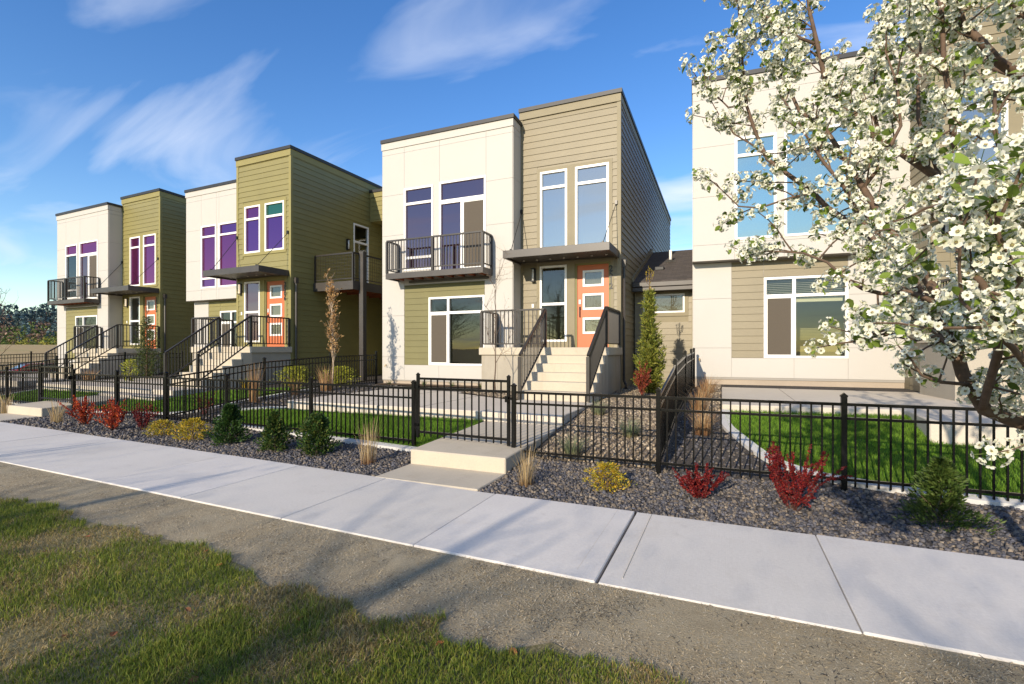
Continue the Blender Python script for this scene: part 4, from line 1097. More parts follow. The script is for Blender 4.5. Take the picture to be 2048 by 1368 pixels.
# ------------------------------------------------------------------ ground cover made of single stones and blades
FWD = np.array([-math.sin(TH), math.cos(TH)]); RGT = np.array([math.cos(TH), math.sin(TH)])
def seen(q, margin=60, z=0.0):
    """which ground points the view can hold, with a margin to the sides"""
    d = q @ FWD; s = q @ RGT
    px = 1024 + 990 * s / np.maximum(d, .1); py = 700 + 990 * (EYE - z) / np.maximum(d, .1)
    return (d > .5) & (px > -margin * 4) & (px < 2048 + margin * 4) & (py < 1368 + margin * 4)
def stones(name, poly, n, lo, hi, pal, label, holes=(), dz=0.0, r=None):
    r = r or np.random.default_rng(len(name) + n)
    q = scatter(poly, n, r, holes); q = q[seen(q)]
    k = len(q); z = g(q[:, 0], q[:, 1]) + dz
    base = np.array([[-1, -1, -1], [1, -1, -1], [1, 1, -1], [-1, 1, -1], [-1, -1, 1], [1, -1, 1], [1, 1, 1], [-1, 1, 1]], float)
    b = base[None] * r.uniform(.45, 1.0, (k, 8, 3))
    b[:, 4:, :2] *= r.uniform(.35, .9, (k, 4, 1))
    sc = r.uniform(lo, hi, (k, 1)) * (1 + .5 * (r.uniform(0, 1, (k, 1)) > .93))
    b *= np.stack([sc[:, 0], sc[:, 0] * r.uniform(.55, 1, k), sc[:, 0] * r.uniform(.35, .7, k)], 1)[:, None, :] * .5
    a = r.uniform(0, 6.28, k); t = r.uniform(-.5, .5, k)
    ct, st = np.cos(t), np.sin(t); x = b[..., 0] * ct[:, None] - b[..., 2] * st[:, None]; zz_ = b[..., 0] * st[:, None] + b[..., 2] * ct[:, None]
    ca, sa = np.cos(a)[:, None], np.sin(a)[:, None]; y = b[..., 1]
    v = np.stack([x * ca - y * sa + q[:, :1], x * sa + y * ca + q[:, 1:2], zz_ + (z + sc[:, 0] * r.uniform(.05, .32, k))[:, None]], -1).reshape(-1, 3)
    i = np.arange(k)[:, None] * 8
    f = np.concatenate([i + np.array([c]) for c in ((4, 5, 6, 7), (0, 1, 5, 4), (1, 2, 6, 5), (2, 3, 7, 6), (3, 0, 4, 7))], 0)
    c = np.repeat(pick(pal, k, r, .3), 8, 0)
    o = place(name, arr_mesh(name, v, f, 'stone', c)); tag(o, label, 'gravel', kind='stuff')
basalt = [(.075, .073, .08), (.10, .095, .10), (.055, .055, .062), (.13, .115, .10), (.09, .09, .105), (.16, .13, .10), (.065, .06, .06), (.20, .165, .125)]
tanst = [(.26, .205, .14), (.20, .155, .105), (.32, .26, .18), (.15, .12, .09), (.36, .30, .22), (.12, .10, .085)]
padC = [(-3.72, 4.4), (-2.38, 4.4), (-2.38, 7.5), (-3.72, 7.5)]
padB = [(-15.25, 4.4), (-13.75, 4.4), (-13.75, 7.7), (-15.25, 7.7)]
bedR = [(-2.36, 4.565)] + [(5, 4.57), (5, 5.85), (-2.36, 5.95)]
stones('gravel', bedR, 17000, .024, .046, basalt, 'dark basalt gravel in the bed right of the gate step')
bedL = [(-3.74, sw_far(-3.74) + .015), (-9, sw_far(-9) + .015), (-9, yf(-9) + .2), (-3.74, yf(-3.74) + .02)]
stones('gravel', bedL, 11000, .026, .048, basalt, 'dark basalt gravel in the bed left of the gate step')
bedL2 = [(-9, sw_far(-9) + .015), (-24, sw_far(-24) + .015), (-24, yf(-24) + .1), (-9, yf(-9) + .1)]
stones('gravel', bedL2, 10000, .034, .06, basalt, 'dark basalt gravel in the bed around the red shrubs', [padB])
inner = [(-3.9, 5.9), (-9.9, 6.25), (-9.4, 11.5), (-8.3, 11.5), (-8.3, 7.55), (-9.1, 7.4), (-9.4, 7.0), (-9.2, 6.6), (-8.2, 6.36), (-6.4, 6.16)]
stones('gravel', inner, 5200, .034, .06, basalt, 'dark gravel strip inside the side fence of house 2512')
innerD = [(-.66, 5.9), (2.4, 5.75), (1.25, 5.94), (.8, 6.08), (.40, 6.45), (.08, 7.2), (-.07, 7.7), (-.07, 8.4), (-.42, 8.5), (-.42, 12.7), (-.66, 12.7)]
stones('gravel', innerD, 6500, .026, .05, basalt, 'dark gravel strip between the side fence and the curved edging')
stones('gravel', tanpoly, 9500, .03, .055, tanst, 'tan gravel beside the stairs of house 2512', dz=.008)
stones('gravel', tan2, 900, .03, .05, tanst, 'tan gravel strip beside the patio', dz=.008)
stones('gravel', tan3, 1100, .03, .055, tanst, 'tan gravel around the bare sapling', dz=.02)
innerB = [(-10.05, 6.4), (-13.6, 6.4), (-11.6, 6.48), (-10.5, 6.68), (-10.12, 7.4), (-9.9, 8.8), (-9.85, 10.5), (-9.65, 11.5)]

def patch(q, s, seed):
    a = np.sin(q[:, 0] * s + seed) * np.cos(q[:, 1] * s * 1.3 + seed * 2.1) + .6 * np.sin(q[:, 0] * s * 2.3 - q[:, 1] * s * 1.9 + seed * 3.7) + .4 * np.cos(q[:, 0] * s * 4.1 + q[:, 1] * s * 5.3 + seed)
    return a
def turf(name, poly, n, h, label, pal=((.135, .265, .02), (.165, .31, .026), (.105, .22, .018), (.20, .33, .035)), w=.0042):
    r = np.random.default_rng(n)
    q = scatter(poly, n, r); q = q[seen(q)]; k = len(q)
    p = np.stack([q[:, 0], q[:, 1], g(q[:, 0], q[:, 1]) + .012], 1)
    c = pick(pal, k, r, .25); c *= (1 + .12 * patch(q, 2.2, 1.0))[:, None]
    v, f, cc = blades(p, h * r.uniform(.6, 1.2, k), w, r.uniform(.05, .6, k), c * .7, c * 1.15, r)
    o = place(name, arr_mesh(name, v, f, 'blade', cc)); tag(o, label, 'grass', kind='stuff')
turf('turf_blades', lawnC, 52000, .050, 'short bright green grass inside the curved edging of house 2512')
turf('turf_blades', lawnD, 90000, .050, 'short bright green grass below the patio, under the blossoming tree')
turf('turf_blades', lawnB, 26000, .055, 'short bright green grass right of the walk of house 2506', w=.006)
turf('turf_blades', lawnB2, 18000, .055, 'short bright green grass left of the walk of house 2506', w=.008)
def front_lawn():
    r = np.random.default_rng(5)
    q = np.concatenate([scatter([(-2.6, .9), (.8, .9), (.8, 2.5), (-2.6, 2.5)], 120000, r), scatter([(-7.5, 1.4), (-2.6, .9), (-2.6, 2.6), (-7.5, 2.6)], 95000, r), scatter([(-16, 1.5), (-7.5, 1.4), (-7.5, 2.8), (-16, 2.8)], 20000, r)])
    q = q[seen(q)]
    jit = .06 * patch(q, 6.0, .3)[:, None] * np.array([[0, 1.0]])
    inside = in_poly(q + jit, LAWN)
    pt = patch(q, 2.6, 4.0) + r.normal(0, .55, len(q))
    thin = r.uniform(0, 1, len(q)) < np.where(pt > .9, .45, .92)
    q = q[inside & thin]; pt = pt[inside & thin]; k = len(q)
    green = pick([(.15, .205, .028), (.18, .235, .032), (.12, .175, .024), (.23, .26, .04), (.28, .28, .05)], k, r, .22)
    straw = pick([(.38, .29, .10), (.42, .33, .15), (.30, .25, .08), (.48, .39, .21), (.32, .22, .09)], k, r, .2)
    mixv = (pt > .22)[:, None]
    c = np.where(mixv, straw, green)
    p = np.stack([q[:, 0], q[:, 1], np.full(k, -.008)], 1)
    hgt = np.where(mixv[:, 0], r.uniform(.018, .045, k), r.uniform(.022, .058, k)) * (1 + .25 * patch(q, 1.5, 2.0))
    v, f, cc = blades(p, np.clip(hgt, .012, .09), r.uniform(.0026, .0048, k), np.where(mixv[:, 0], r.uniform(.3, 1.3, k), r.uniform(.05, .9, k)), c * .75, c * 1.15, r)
    o = place('lawn_grass', arr_mesh('lawn_grass', v, f, 'blade', cc)); tag(o, 'patchy yellow green grass in front of the dirt strip', 'grass', kind='stuff')
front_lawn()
def thatch():
    r = np.random.default_rng(9)
    q = np.concatenate([scatter([(-3, 1.6), (2.2, 1.3), (2.2, 3.04), (-3, 3.1)], 110000, r), scatter([(-9, 2.0), (-3, 1.9), (-3, 3.12), (-9, 3.25)], 60000, r), scatter([(-18, 2.3), (-9, 2.2), (-9, 3.25), (-18, 3.5)], 8000, r)])
    q = q[seen(q)]
    pt = patch(q, 3.1, 8.0)
    q = q[(r.uniform(0, 1, len(q)) < .55 + .3 * pt)]; k = len(q)
    pt = .6 * patch(q, 5.1, 8.0) + r.normal(0, .75, k)
    a = r.uniform(0, 6.28, k); L = r.uniform(.005, .017, k) * (1 + (r.uniform(0, 1, k) > .96)); W = r.uniform(.0009, .0024, k)
    d = np.stack([np.cos(a), np.sin(a), r.uniform(-.1, .45, k)], 1); s = np.stack([-np.sin(a), np.cos(a), r.uniform(-.3, .3, k)], 1)
    p = np.stack([q[:, 0], q[:, 1], np.full(k, -.0105) + r.uniform(0, .006, k)], 1)
    e = p + d * L[:, None]
    v = np.stack([p - s * W[:, None], p + s * W[:, None], e + s * W[:, None] * .6, e - s * W[:, None] * .6], 1).reshape(-1, 3)
    f = np.arange(k * 4).reshape(-1, 4)
    light = pick([(.60, .50, .34), (.54, .44, .28), (.48, .38, .23), (.64, .57, .43)], k, r, .2); dark = pick([(.08, .065, .05), (.13, .11, .08), (.10, .09, .08), (.06, .05, .04)], k, r, .25)
    c = np.where((pt > .85)[:, None], dark, light)
    o = place('dry_thatch', arr_mesh('dry_thatch', v, f, 'blade', np.repeat(c, 4, 0))); tag(o, 'dead clippings and thatch strewn over the dirt strip', 'thatch', kind='stuff')
thatch()
# ------------------------------------------------------------------ plants
def px3(px, py, d):
    """a place in the world from where it is sighted and how far off it stands"""
    u = (px - 1024) / 990
    return np.array([d * (-math.sin(TH) + u * math.cos(TH)), d * (math.cos(TH) + u * math.sin(TH)), EYE + (700 - py) / 990 * d])
def tuft(name, label, cat, x, y, n, h, spread, pal, lean=(.1, .6), width=.006, group=None, seed=1, foot=None, droop=False):
    """A clump of grass: blades fanning from one crown, with a browner foot."""
    r = np.random.default_rng(seed); z = G(x, y)
    root = empty(name, (x, y, z), 0, label, cat, group)
    a = r.uniform(0, 6.28, n); rad = spread * np.sqrt(r.uniform(0, 1, n)) * .35
    p = np.stack([rad * np.cos(a), rad * np.sin(a), np.full(n, -.01)], 1)
    c = pick(pal, n, r, .2)
    k = r.uniform(.5, 1, n); hh = h * k
    la = r.uniform(*lean, n)
    out = np.stack([np.cos(a), np.sin(a), np.zeros(n)], 1) * la[:, None]
    side = np.stack([-np.sin(a), np.cos(a), np.zeros(n)], 1) * width / 2
    pts = [p]
    for t in (.33, .66, 1.0): pts.append(p + np.array([[0, 0, 1.0]]) * (hh * t * (1 - .35 * la * t))[:, None] + out * (hh * t * t)[:, None])
    V = []
    for i, q in enumerate(pts): w = [1, .9, .7, .15][i]; V += [q - side * w, q + side * w]
    v = np.stack(V, 1).reshape(-1, 3); b = np.arange(n)[:, None] * 8
    f = np.concatenate([b + np.array([[0, 1, 3, 2]]), b + np.array([[2, 3, 5, 4]]), b + np.array([[4, 5, 7, 6]])], 0)
    ft = np.array(foot or pal[0]) * .8
    cc = np.stack([np.broadcast_to(ft, c.shape)] * 2 + [c * .9] * 2 + [c] * 2 + [c * 1.1] * 2, 1).reshape(-1, 3)
    place('leaf_blades', arr_mesh('leaf_blades', v, f, 'blade', cc), root)
    m = np.random.default_rng(seed + 1); q = scatter([(-.08, -.08), (.08, -.08), (.08, .08), (-.08, .08)], 60, m); kk = len(q)
    v2, f2, c2 = blades(np.stack([q[:, 0] * spread * 3, q[:, 1] * spread * 3, np.full(kk, -.01)], 1), m.uniform(.03, .10, kk), .007, m.uniform(.2, .9, kk), pick([ft], kk, m, .3), pick([ft], kk, m, .3), m)
    place('crown_foot', arr_mesh('crown_foot', v2, f2, 'blade', c2), root)
    return root
def stem_shrub(name, label, x, y, h, w, pal, nst=16, per=70, leaf=.020, group=None, seed=1, stem='red_stem', tilt=.75, start=.15, cat='shrub'):
    """Many arching stems from one foot, set with small leaves."""
    r = np.random.default_rng(seed); root = empty(name, (x, y, G(x, y)), 0, label, cat, group)
    m = MB(); C, Dv, L, cl = [], [], [], []
    for i in range(nst):
        a = 2 * math.pi * i / nst + r.uniform(-.4, .4); tl = tilt * math.sqrt(r.uniform(.02, 1)); ln = h * r.uniform(.62, 1.08)
        d = np.array([math.cos(a) * tl * w / h, math.sin(a) * tl * w / h, 1.0]); d /= np.linalg.norm(d)
        pts = []; p = np.array([r.normal(0, .02), r.normal(0, .02), -.02]); q = d.copy()
        for s in range(7):
            pts.append(p.copy()); q = q + r.normal(0, .10, 3) + np.array([0, 0, .04]); q /= np.linalg.norm(q); p = p + q * ln / 6
        m.tube(pts, [max(.0012, .0055 * (1 - s / 7.5)) for s in range(7)], 4, False)
        subs = [pts]
        for s in (2, 3, 4):
            if r.uniform() < .8:
                b = [np.array(pts[s])]; q2 = np.array(pts[s + 1]) - np.array(pts[s]); q2 = q2 / np.linalg.norm(q2) + r.normal(0, .5, 3); q2 /= np.linalg.norm(q2)
                for _ in range(3): b.append(b[-1] + q2 * ln * .10); q2 = q2 + r.normal(0, .2, 3) + np.array([0, 0, .15]); q2 /= np.linalg.norm(q2)
                m.tube(b, [.003, .0025, .002, .001], 4, False); subs.append(b)
        for kk, pl in enumerate(subs):
            P = np.array(pl); n = per if kk == 0 else per // 2
            t = r.uniform(start if kk == 0 else .05, 1.0, n) * (len(P) - 1); i0 = np.minimum(t.astype(int), len(P) - 2); fr = (t - i0)[:, None]
            pos = P[i0] * (1 - fr) + P[i0 + 1] * fr
            C.append(pos); Dv.append(unit(r.normal(size=(n, 3)) + np.array([[0, 0, .6]]))); L.append(leaf * r.uniform(.6, 1.25, n)); cl.append(pick(pal, n, r, .3))
    C = np.concatenate(C); Dv = np.concatenate(Dv); L = np.concatenate(L); cl = np.concatenate(cl)
    m.build('stems', stem, root)
    v, f, cc = leaves(C, Dv, L, L * .62, cl, .2, .1, r)
    place('foliage', arr_mesh('foliage', v, f, 'leaf', cc), root)
    return root
def mass_shrub(name, label, x, y, prof, n, leaf, pal, group=None, seed=1, inner=(.02, .03, .01), cat='shrub', stem='bark', upw=.7, lobes=7, z=None, width=.45):
    """Foliage spread through a body of revolution; prof: [(height, radius)]; broken into lobes."""
    r = np.random.default_rng(seed); z0 = G(x, y) if z is None else z; root = empty(name, (x, y, z0), 0, label, cat, group)
    hs_ = np.array([p[0] for p in prof]); rs = np.array([p[1] for p in prof]); H_ = hs_[-1]
    ph = r.uniform(0, 6.28, lobes); hz = r.uniform(0, H_, lobes)
    t = r.uniform(0, 1, n) ** .8; zz_ = t * H_; a = r.uniform(0, 6.28, n)
    R_ = np.interp(zz_, hs_, rs)
    bumpy = 1 + .34 * np.sin(3 * a + ph[0] + zz_ / H_ * 7) + .30 * np.sin(5 * a - ph[1] - zz_ / H_ * 13) + .15 * np.sin(2 * a + zz_ / H_ * 23 + ph[2])
    rad = R_ * bumpy * np.sqrt(r.uniform(.12, 1, n))
    p = np.stack([rad * np.cos(a), rad * np.sin(a), zz_], 1)
    d = unit(np.stack([np.cos(a), np.sin(a), np.full(n, upw)], 1) + r.normal(0, .45, (n, 3)))
    L = leaf * r.uniform(.6, 1.3, n); c = pick(pal, n, r, .3)
    v, f, cc = leaves(p, d, L, L * width, c, .25, .1, r)
    m = MB().tube([(0, 0, -.05), (0, 0, H_ * .5), (r.normal(0, .01), r.normal(0, .01), H_ * .9)], [.018 * H_ ** .5, .012 * H_ ** .5, .004], 5)
    for i in range(14):
        aa = r.uniform(0, 6.28); hb = r.uniform(.05, .75) * H_; rr = float(np.interp(hb, hs_, rs)) * .8
        m.tube([(0, 0, hb), (math.cos(aa) * rr * .6, math.sin(aa) * rr * .6, hb + .08 * H_), (math.cos(aa) * rr, math.sin(aa) * rr, hb + .2 * H_)], [.006, .004, .002], 4, False)
    m.build('stems', stem, root); place('foliage', arr_mesh('foliage', v, f, 'leaf', cc), root)
    return root
red = [(.42, .045, .020), (.55, .085, .020), (.33, .025, .015), (.60, .14, .03), (.25, .02, .018)]
crim = [(.15, .010, .015), (.20, .014, .015), (.10, .008, .012), (.27, .028, .018)]
stem_shrub('barberry_shrub', 'tall orange red leaved shrub beside the gate step of house 2506', -11.53, 5.58, .62, .5, red, 16, 60, .030, 'red shrubs in the front gravel', 3)
stem_shrub('barberry_shrub', 'orange red leaved shrub beside the dark red one by the left fence', -10.35, 5.42, .62, .55, red, 17, 60, .030, 'red shrubs in the front gravel', 4)
stem_shrub('barberry_shrub', 'dark red shrub between the orange red shrubs and the yellow mounds', -9.80, 5.62, .58, .42, crim, 14, 45, .026, 'red shrubs in the front gravel', 5)
stem_shrub('barberry_shrub', 'low crimson shrub at the foot of the right fence, beside the yellow mound', -.26, 5.21, .42, .48, crim, 15, 150, .021, 'red shrubs in the front gravel', 6)
stem_shrub('barberry_shrub', 'tall crimson shrub at the right fence, before the curved edging', .57, 5.19, .66, .55, crim, 16, 190, .021, 'red shrubs in the front gravel', 7, tilt=.9)
stem_shrub('barberry_shrub', 'rusty red shrub at the foot of the tall narrow conifer', -1.66, 10.9, .78, .26, [(.30, .05, .03), (.40, .09, .04), (.22, .03, .02)], 14, 60, .030, None, 8)
stem_shrub('barberry_shrub', 'sparse dark red shrub inside the side fence', -9.75, 6.75, .55, .30, crim + [(.3, .15, .08)], 8, 25, .030, None, 18)
gold = [(.48, .36, .030), (.58, .42, .035), (.38, .31, .03), (.50, .30, .03), (.30, .30, .04)]
lime = [(.42, .42, .05), (.52, .50, .06), (.34, .36, .04), (.24, .28, .03)]
mass_shrub('golden_shrub', 'small golden mound next to the dark red shrub', -8.86, 5.40, [(0, .16), (.10, .22), (.20, .15), (.26, .05)], 1100, .034, gold, 'golden mounds in the front gravel', 11)
mass_shrub('golden_shrub', 'wider golden mound next to the dark green evergreens', -7.98, 5.34, [(0, .14), (.10, .26), (.22, .22), (.34, .07)], 1500, .036, gold, 'golden mounds in the front gravel', 12)
mass_shrub('golden_shrub', 'golden mound right of the gate step, beside the straw coloured grass', -1.14, 5.14, [(0, .10), (.08, .19), (.18, .16), (.28, .06)], 1500, .028, gold, 'golden mounds in the front gravel', 13)
mass_shrub('lime_shrub', 'round lime yellow shrub at the side wall of house 2506', -11.35, 10.5, [(0, .25), (.25, .42), (.45, .34), (.58, .12)], 1800, .05, lime, 'lime shrubs beside house 2506', 14)
mass_shrub('lime_shrub', 'round lime yellow shrub below the raised deck post', -10.15, 11.1, [(0, .22), (.22, .40), (.42, .33), (.54, .12)], 1800, .05, lime, 'lime shrubs beside house 2506', 15)
mass_shrub('lime_shrub', 'pale green shrub at the foot of the stairs of house 2506', -17.9, 9.9, [(0, .12), (.3, .22), (.6, .20), (.75, .07)], 700, .05, lime + [(.1, .16, .03)], None, 16)
ever = [(.030, .072, .016), (.045, .10, .02), (.065, .125, .025), (.02, .05, .014)]
ever2 = ever + [(.10, .14, .03), (.14, .16, .035)]
mass_shrub('evergreen_shrub', 'dark evergreen with a leaning top, next to the golden mounds', -7.16, 5.38, [(0, .18), (.12, .25), (.30, .16), (.45, .10), (.60, .04)], 4200, .046, ever, 'small evergreens in the front gravel', 21)
mass_shrub('evergreen_shrub', 'small evergreen in the middle of the three, with one thin leader', -6.06, 5.27, [(0, .15), (.12, .20), (.28, .14), (.40, .07), (.55, .015)], 3600, .046, ever2, 'small evergreens in the front gravel', 22)
mass_shrub('evergreen_shrub', 'loose evergreen next to the straw coloured grass by the gate', -5.27, 5.28, [(0, .15), (.12, .20), (.32, .16), (.45, .12), (.56, .03)], 3800, .046, ever2, 'small evergreens in the front gravel', 23)
mass_shrub('evergreen_shrub', 'feathery green evergreen before the lawn fence under the blossoming tree', 1.66, 5.26, [(0, .22), (.09, .26), (.18, .12), (.32, .13), (.44, .07), (.54, .02)], 4200, .046, [(.06, .10, .02), (.08, .13, .025), (.045, .08, .016), (.10, .14, .03)], 'small evergreens in the front gravel', 24, width=.3)
straw = [(.50, .37, .19), (.60, .46, .25), (.42, .29, .14), (.55, .42, .24)]
rust = [(.42, .24, .11), (.50, .32, .16), (.34, .18, .08), (.48, .36, .20)]
dg = 'straw coloured grass clumps'
tuft('dry_grass', 'tall straw coloured grass clump left of the gate step of house 2512', 'grass', -4.24, 5.13, 70, .68, .30, straw, (.02, .35), .007, dg, 31, (.25, .12, .06))
tuft('dry_grass', 'straw coloured grass clump right of the gate step of house 2512', 'grass', -1.99, 4.98, 80, .50, .26, straw, (.05, .5), .006, dg, 32, (.30, .18, .09))
tuft('dry_grass', 'thin straw coloured grass clump right of the gate step of house 2506', 'grass', -12.45, 5.55, 45, .55, .32, straw, (.05, .4), .010, dg, 33)
tuft('dry_grass', 'thin straw coloured grass clump left of the gate step of house 2506', 'grass', -15.3, 5.85, 45, .62, .35, straw, (.05, .5), .011, dg, 34)
for k, (x, y) in enumerate([(-.40, 8.3), (-.36, 9.6), (-.34, 11.0), (-.30, 7.3)]):
    tuft('dry_grass', ['rusty grass clump beside the patio, second from the curved edging', 'rusty grass clump midway along the patio edge', 'rusty grass clump nearest the white wall beside the patio', 'pale dry grass clump at the bend of the curved edging'][k], 'grass', x, y, 150, .50, .35, rust, (.2, .9), .006, 'rusty grasses by the side fence', 41 + k, (.30, .15, .07))
tuft('dry_grass', 'tall tan grass before the side fence of house 2512, nearest the lawn', 'grass', -9.72, 7.9, 90, 1.0, .32, rust, (.02, .25), .009, 'tan grasses inside the side fence', 46)
tuft('dry_grass', 'short tan grass at the foot of the side fence of house 2512', 'grass', -9.55, 8.9, 60, .55, .28, rust, (.05, .4), .009, 'tan grasses inside the side fence', 47)
tuft('dry_grass', 'bushy tan grass at the foot of the pale dry sapling', 'grass', -9.42, 9.75, 140, .80, .42, rust, (.05, .5), .009, 'tan grasses inside the side fence', 48)
tuft('dry_grass', 'orange grass clump at the foot of the narrow conifer by the far house', 'grass', -19.0, 9.3, 90, .62, .4, rust, (.1, .6), .014, None, 49)
blue = [(.20, .25, .14), (.26, .30, .17), (.15, .21, .11), (.34, .33, .19)]
for k, (x, y, lb) in enumerate([(-1.82, 6.15, 'blue green fescue tuft just inside the fence, beside the front walk'), (-1.25, 7.1, 'blue green fescue tuft in the middle of the tan gravel'), (-2.0, 8.35, 'blue green fescue tuft beside the stairs of house 2512')]):
    tuft('fescue_tuft', lb, 'grass', x, y, 330, .36, .30, blue, (.15, 1.0), .004, 'blue green tufts in the tan gravel', 51 + k, (.35, .26, .14))
for k, x in enumerate((-8.95, -7.75, -6.85, -5.98)):
    tuft('green_tuft', 'small green lily tuft in the soil strip along house 2512', 'plant', x, 11.72, 46, .22, .12, [(.07, .13, .025), (.10, .17, .03), (.05, .10, .02)], (.2, .9), .010, 'green tufts along the soil strip', 61 + k, (.10, .12, .03))
tuft('yellow_grass', 'yellow grass clump beside the porch of house 2506', 'grass', -11.9, 9.4, 80, .42, .25, gold, (.1, .6), .012, None, 71)

def conifer(name, label, x, y, H_, prof, n, seed, pal, leader=.5, leaf=.075):
    """Narrow conifer: trunk, up-swept whorls carrying short sprays, a bare forked leader."""
    r = np.random.default_rng(seed); z0 = G(x, y); root = empty(name, (x, y, z0), 0, label, 'tree')
    t = MB().tube([(0, 0, -.05), (.01, 0, H_ * .4), (-.015, .01, H_ * .75), (0, 0, H_)], [.035, .026, .014, .004], 6); t.build('trunk', 'bark', root)
    hs_ = [p[0] * H_ for p in prof]; rs = [p[1] for p in prof]
    b = MB(); C, Dv = [], []
    nb = 120
    for i in range(nb):
        hb = (i + r.uniform(0, 1)) / nb * (H_ - leader) * .99 + .02; a = i * 2.399 + r.uniform(-.3, .3); rr = float(np.interp(hb, hs_, rs)) * r.uniform(.55, 1.25)
        d = np.array([math.cos(a), math.sin(a), 0]); p0 = np.array([0, 0, hb]); p1 = p0 + d * rr * .55 + np.array([0, 0, rr * .15]); p2 = p0 + d * rr + np.array([0, 0, rr * .62])
        b.tube([p0, p1, p2], [.007, .005, .002], 4, False)
        m = max(10, int(n / nb * (rr / np.mean(rs)))); s = r.uniform(.12, 1.05, m)[:, None]
        pos = np.where(s < .55, p0 + (p1 - p0) * s / .55, p1 + (p2 - p1) * (s - .55) / .45) + r.normal(0, .022, (m, 3))
        C.append(pos); Dv.append(unit(d * .7 + np.array([0, 0, .75]) + r.normal(0, .55, (m, 3))))
    for i in range(7):                                # forked leader shoots
        a = i * .9; hb = H_ - leader * r.uniform(.45, .75); L = r.uniform(.14, .26)
        q0 = np.array([0, 0, hb]); q1 = q0 + np.array([math.cos(a) * .07, math.sin(a) * .07, .05]); q2 = q1 + np.array([math.cos(a) * .02, math.sin(a) * .02, L])
        b.tube([q0, q1, q2], [.007, .006, .003], 4, False)
        C.append(q1 + (q2 - q1) * r.uniform(0, 1, (14, 1))); Dv.append(unit(np.array([[0, 0, 1.0]]) + r.normal(0, .35, (14, 3))))
    C.append(np.stack([np.zeros(60), np.zeros(60), r.uniform(H_ - leader, H_, 60)], 1)); Dv.append(unit(np.array([[0, 0, 1.0]]) + r.normal(0, .4, (60, 3))))
    b.build('branches', 'bark', root)
    C = np.concatenate(C); Dv = np.concatenate(Dv); k = len(C)
    c = pick(pal, k, r, .3); c = np.where((C[:, 2] > H_ - leader)[:, None], c * np.array([[2.2, 1.5, .8]]), c)
    L = leaf * r.uniform(.55, 1.25, k) * np.where(C[:, 2] > H_ - leader, .5, 1)
    v, f, cc = leaves(C, Dv, L, L * .26, c, .3, .05, r)
    place('foliage', arr_mesh('foliage', v, f, 'leaf', cc), root)
spruce = [(.20, .23, .035), (.26, .28, .045), (.15, .18, .03), (.33, .32, .055), (.11, .14, .025)]
conifer('narrow_conifer', 'tall narrow green conifer before the low link building', -1.60, 11.6, 2.85, [(0, .24), (.10, .38), (.22, .32), (.34, .22), (.5, .17), (.7, .12), (.85, .06), (1, .02)], 9500, 81, spruce, leaf=.085)
conifer('narrow_conifer', 'narrow dark conifer in front of the far house', -18.75, 10.9, 2.55, [(0, .36), (.12, .44), (.4, .36), (.65, .24), (.85, .10), (1, .02)], 3600, 82, [(.05, .08, .018), (.07, .11, .022), (.04, .06, .015), (.10, .13, .03)], .35)

def bare_tree(name, label, x, y, H_, seed, mat, spread=.5, levels=3, r0=.016, buds=None, first=.30, lean=(0, 0), z=None, nb=9, blen=1.0):
    """Leafless sapling: trunk, limbs, twigs; a few buds or dry leaves."""
    r = np.random.default_rng(seed); root = empty(name, (x, y, G(x, y) if z is None else z), 0, label, 'tree')
    pts = [np.array([lean[0] * t * H_ + r.normal(0, .012), lean[1] * t * H_ + r.normal(0, .012), t * H_ * .95 - .05 * (t == 0)]) for t in np.linspace(0, 1, 9)]
    MB().tube(pts, [r0 * (1 - .85 * i / 8) for i in range(9)], 6).build('trunk', mat, root, smooth=True)
    b = MB(); tips = []
    def grow(p, d, L, rad, lev):
        q = [p]; dd = d
        for _ in range(4):
            dd = dd + r.normal(0, .13, 3) + np.array([0, 0, .07]); dd /= np.linalg.norm(dd); q.append(q[-1] + dd * L / 4)
        b.tube(q, [rad * (1 - .2 * i) for i in range(5)], 4, False)
        tips.extend(q[2:])
        if lev > 1:
            for _ in range(3):
                i = r.integers(1, 5); d2 = dd + r.normal(0, .55, 3); d2 /= np.linalg.norm(d2); grow(q[i], d2, L * r.uniform(.4, .65), rad * .55, lev - 1)
    for i in range(nb):
        t = first + (1 - first) * (i + r.uniform(0, 1)) / nb; k = min(7, int(t * 8)); p = pts[k] + (pts[k + 1] - pts[k]) * (t * 8 - k)
        a = i * 2.4 + r.uniform(-.5, .5); d = np.array([math.cos(a) * spread, math.sin(a) * spread, 1.0 - .3 * spread]); d /= np.linalg.norm(d)
        grow(p, d, blen * H_ * r.uniform(.22, .40) * (1.15 - .5 * t), r0 * .45, levels)
    b.build('branches', mat, root)
    if buds:
        T = np.array(tips); n = buds[0]; i = r.integers(0, len(T), n); L = buds[2] * r.uniform(.6, 1.3, n)
        v, f, cc = leaves(T[i] + r.normal(0, buds[3] if len(buds) > 3 else .008, (n, 3)), unit(r.normal(size=(n, 3)) + np.array([[0, 0, .8]])), L, L * .4, pick(buds[1], n, r, .3), .2, .1, r)
        place('dry_leaves', arr_mesh('dry_leaves', v, f, 'leaf', cc), root)
bare_tree('bare_sapling', 'thin bare multi branched sapling in the tan gravel before the porch', -4.85, 10.25, 2.9, 91, 'bark', .62, 3, .017, (120, [(.30, .22, .15), (.40, .32, .22)], .03), .18)
bare_tree('dry_sapling', 'narrow pale sapling with dry upright twigs before the raised deck', -9.25, 9.85, 2.75, 92, 'pale_bark', .10, 2, .022, (900, [(.44, .27, .11), (.52, .34, .15), (.36, .20, .08)], .075, .02), .25, (-.03, 0), nb=34, blen=.55)
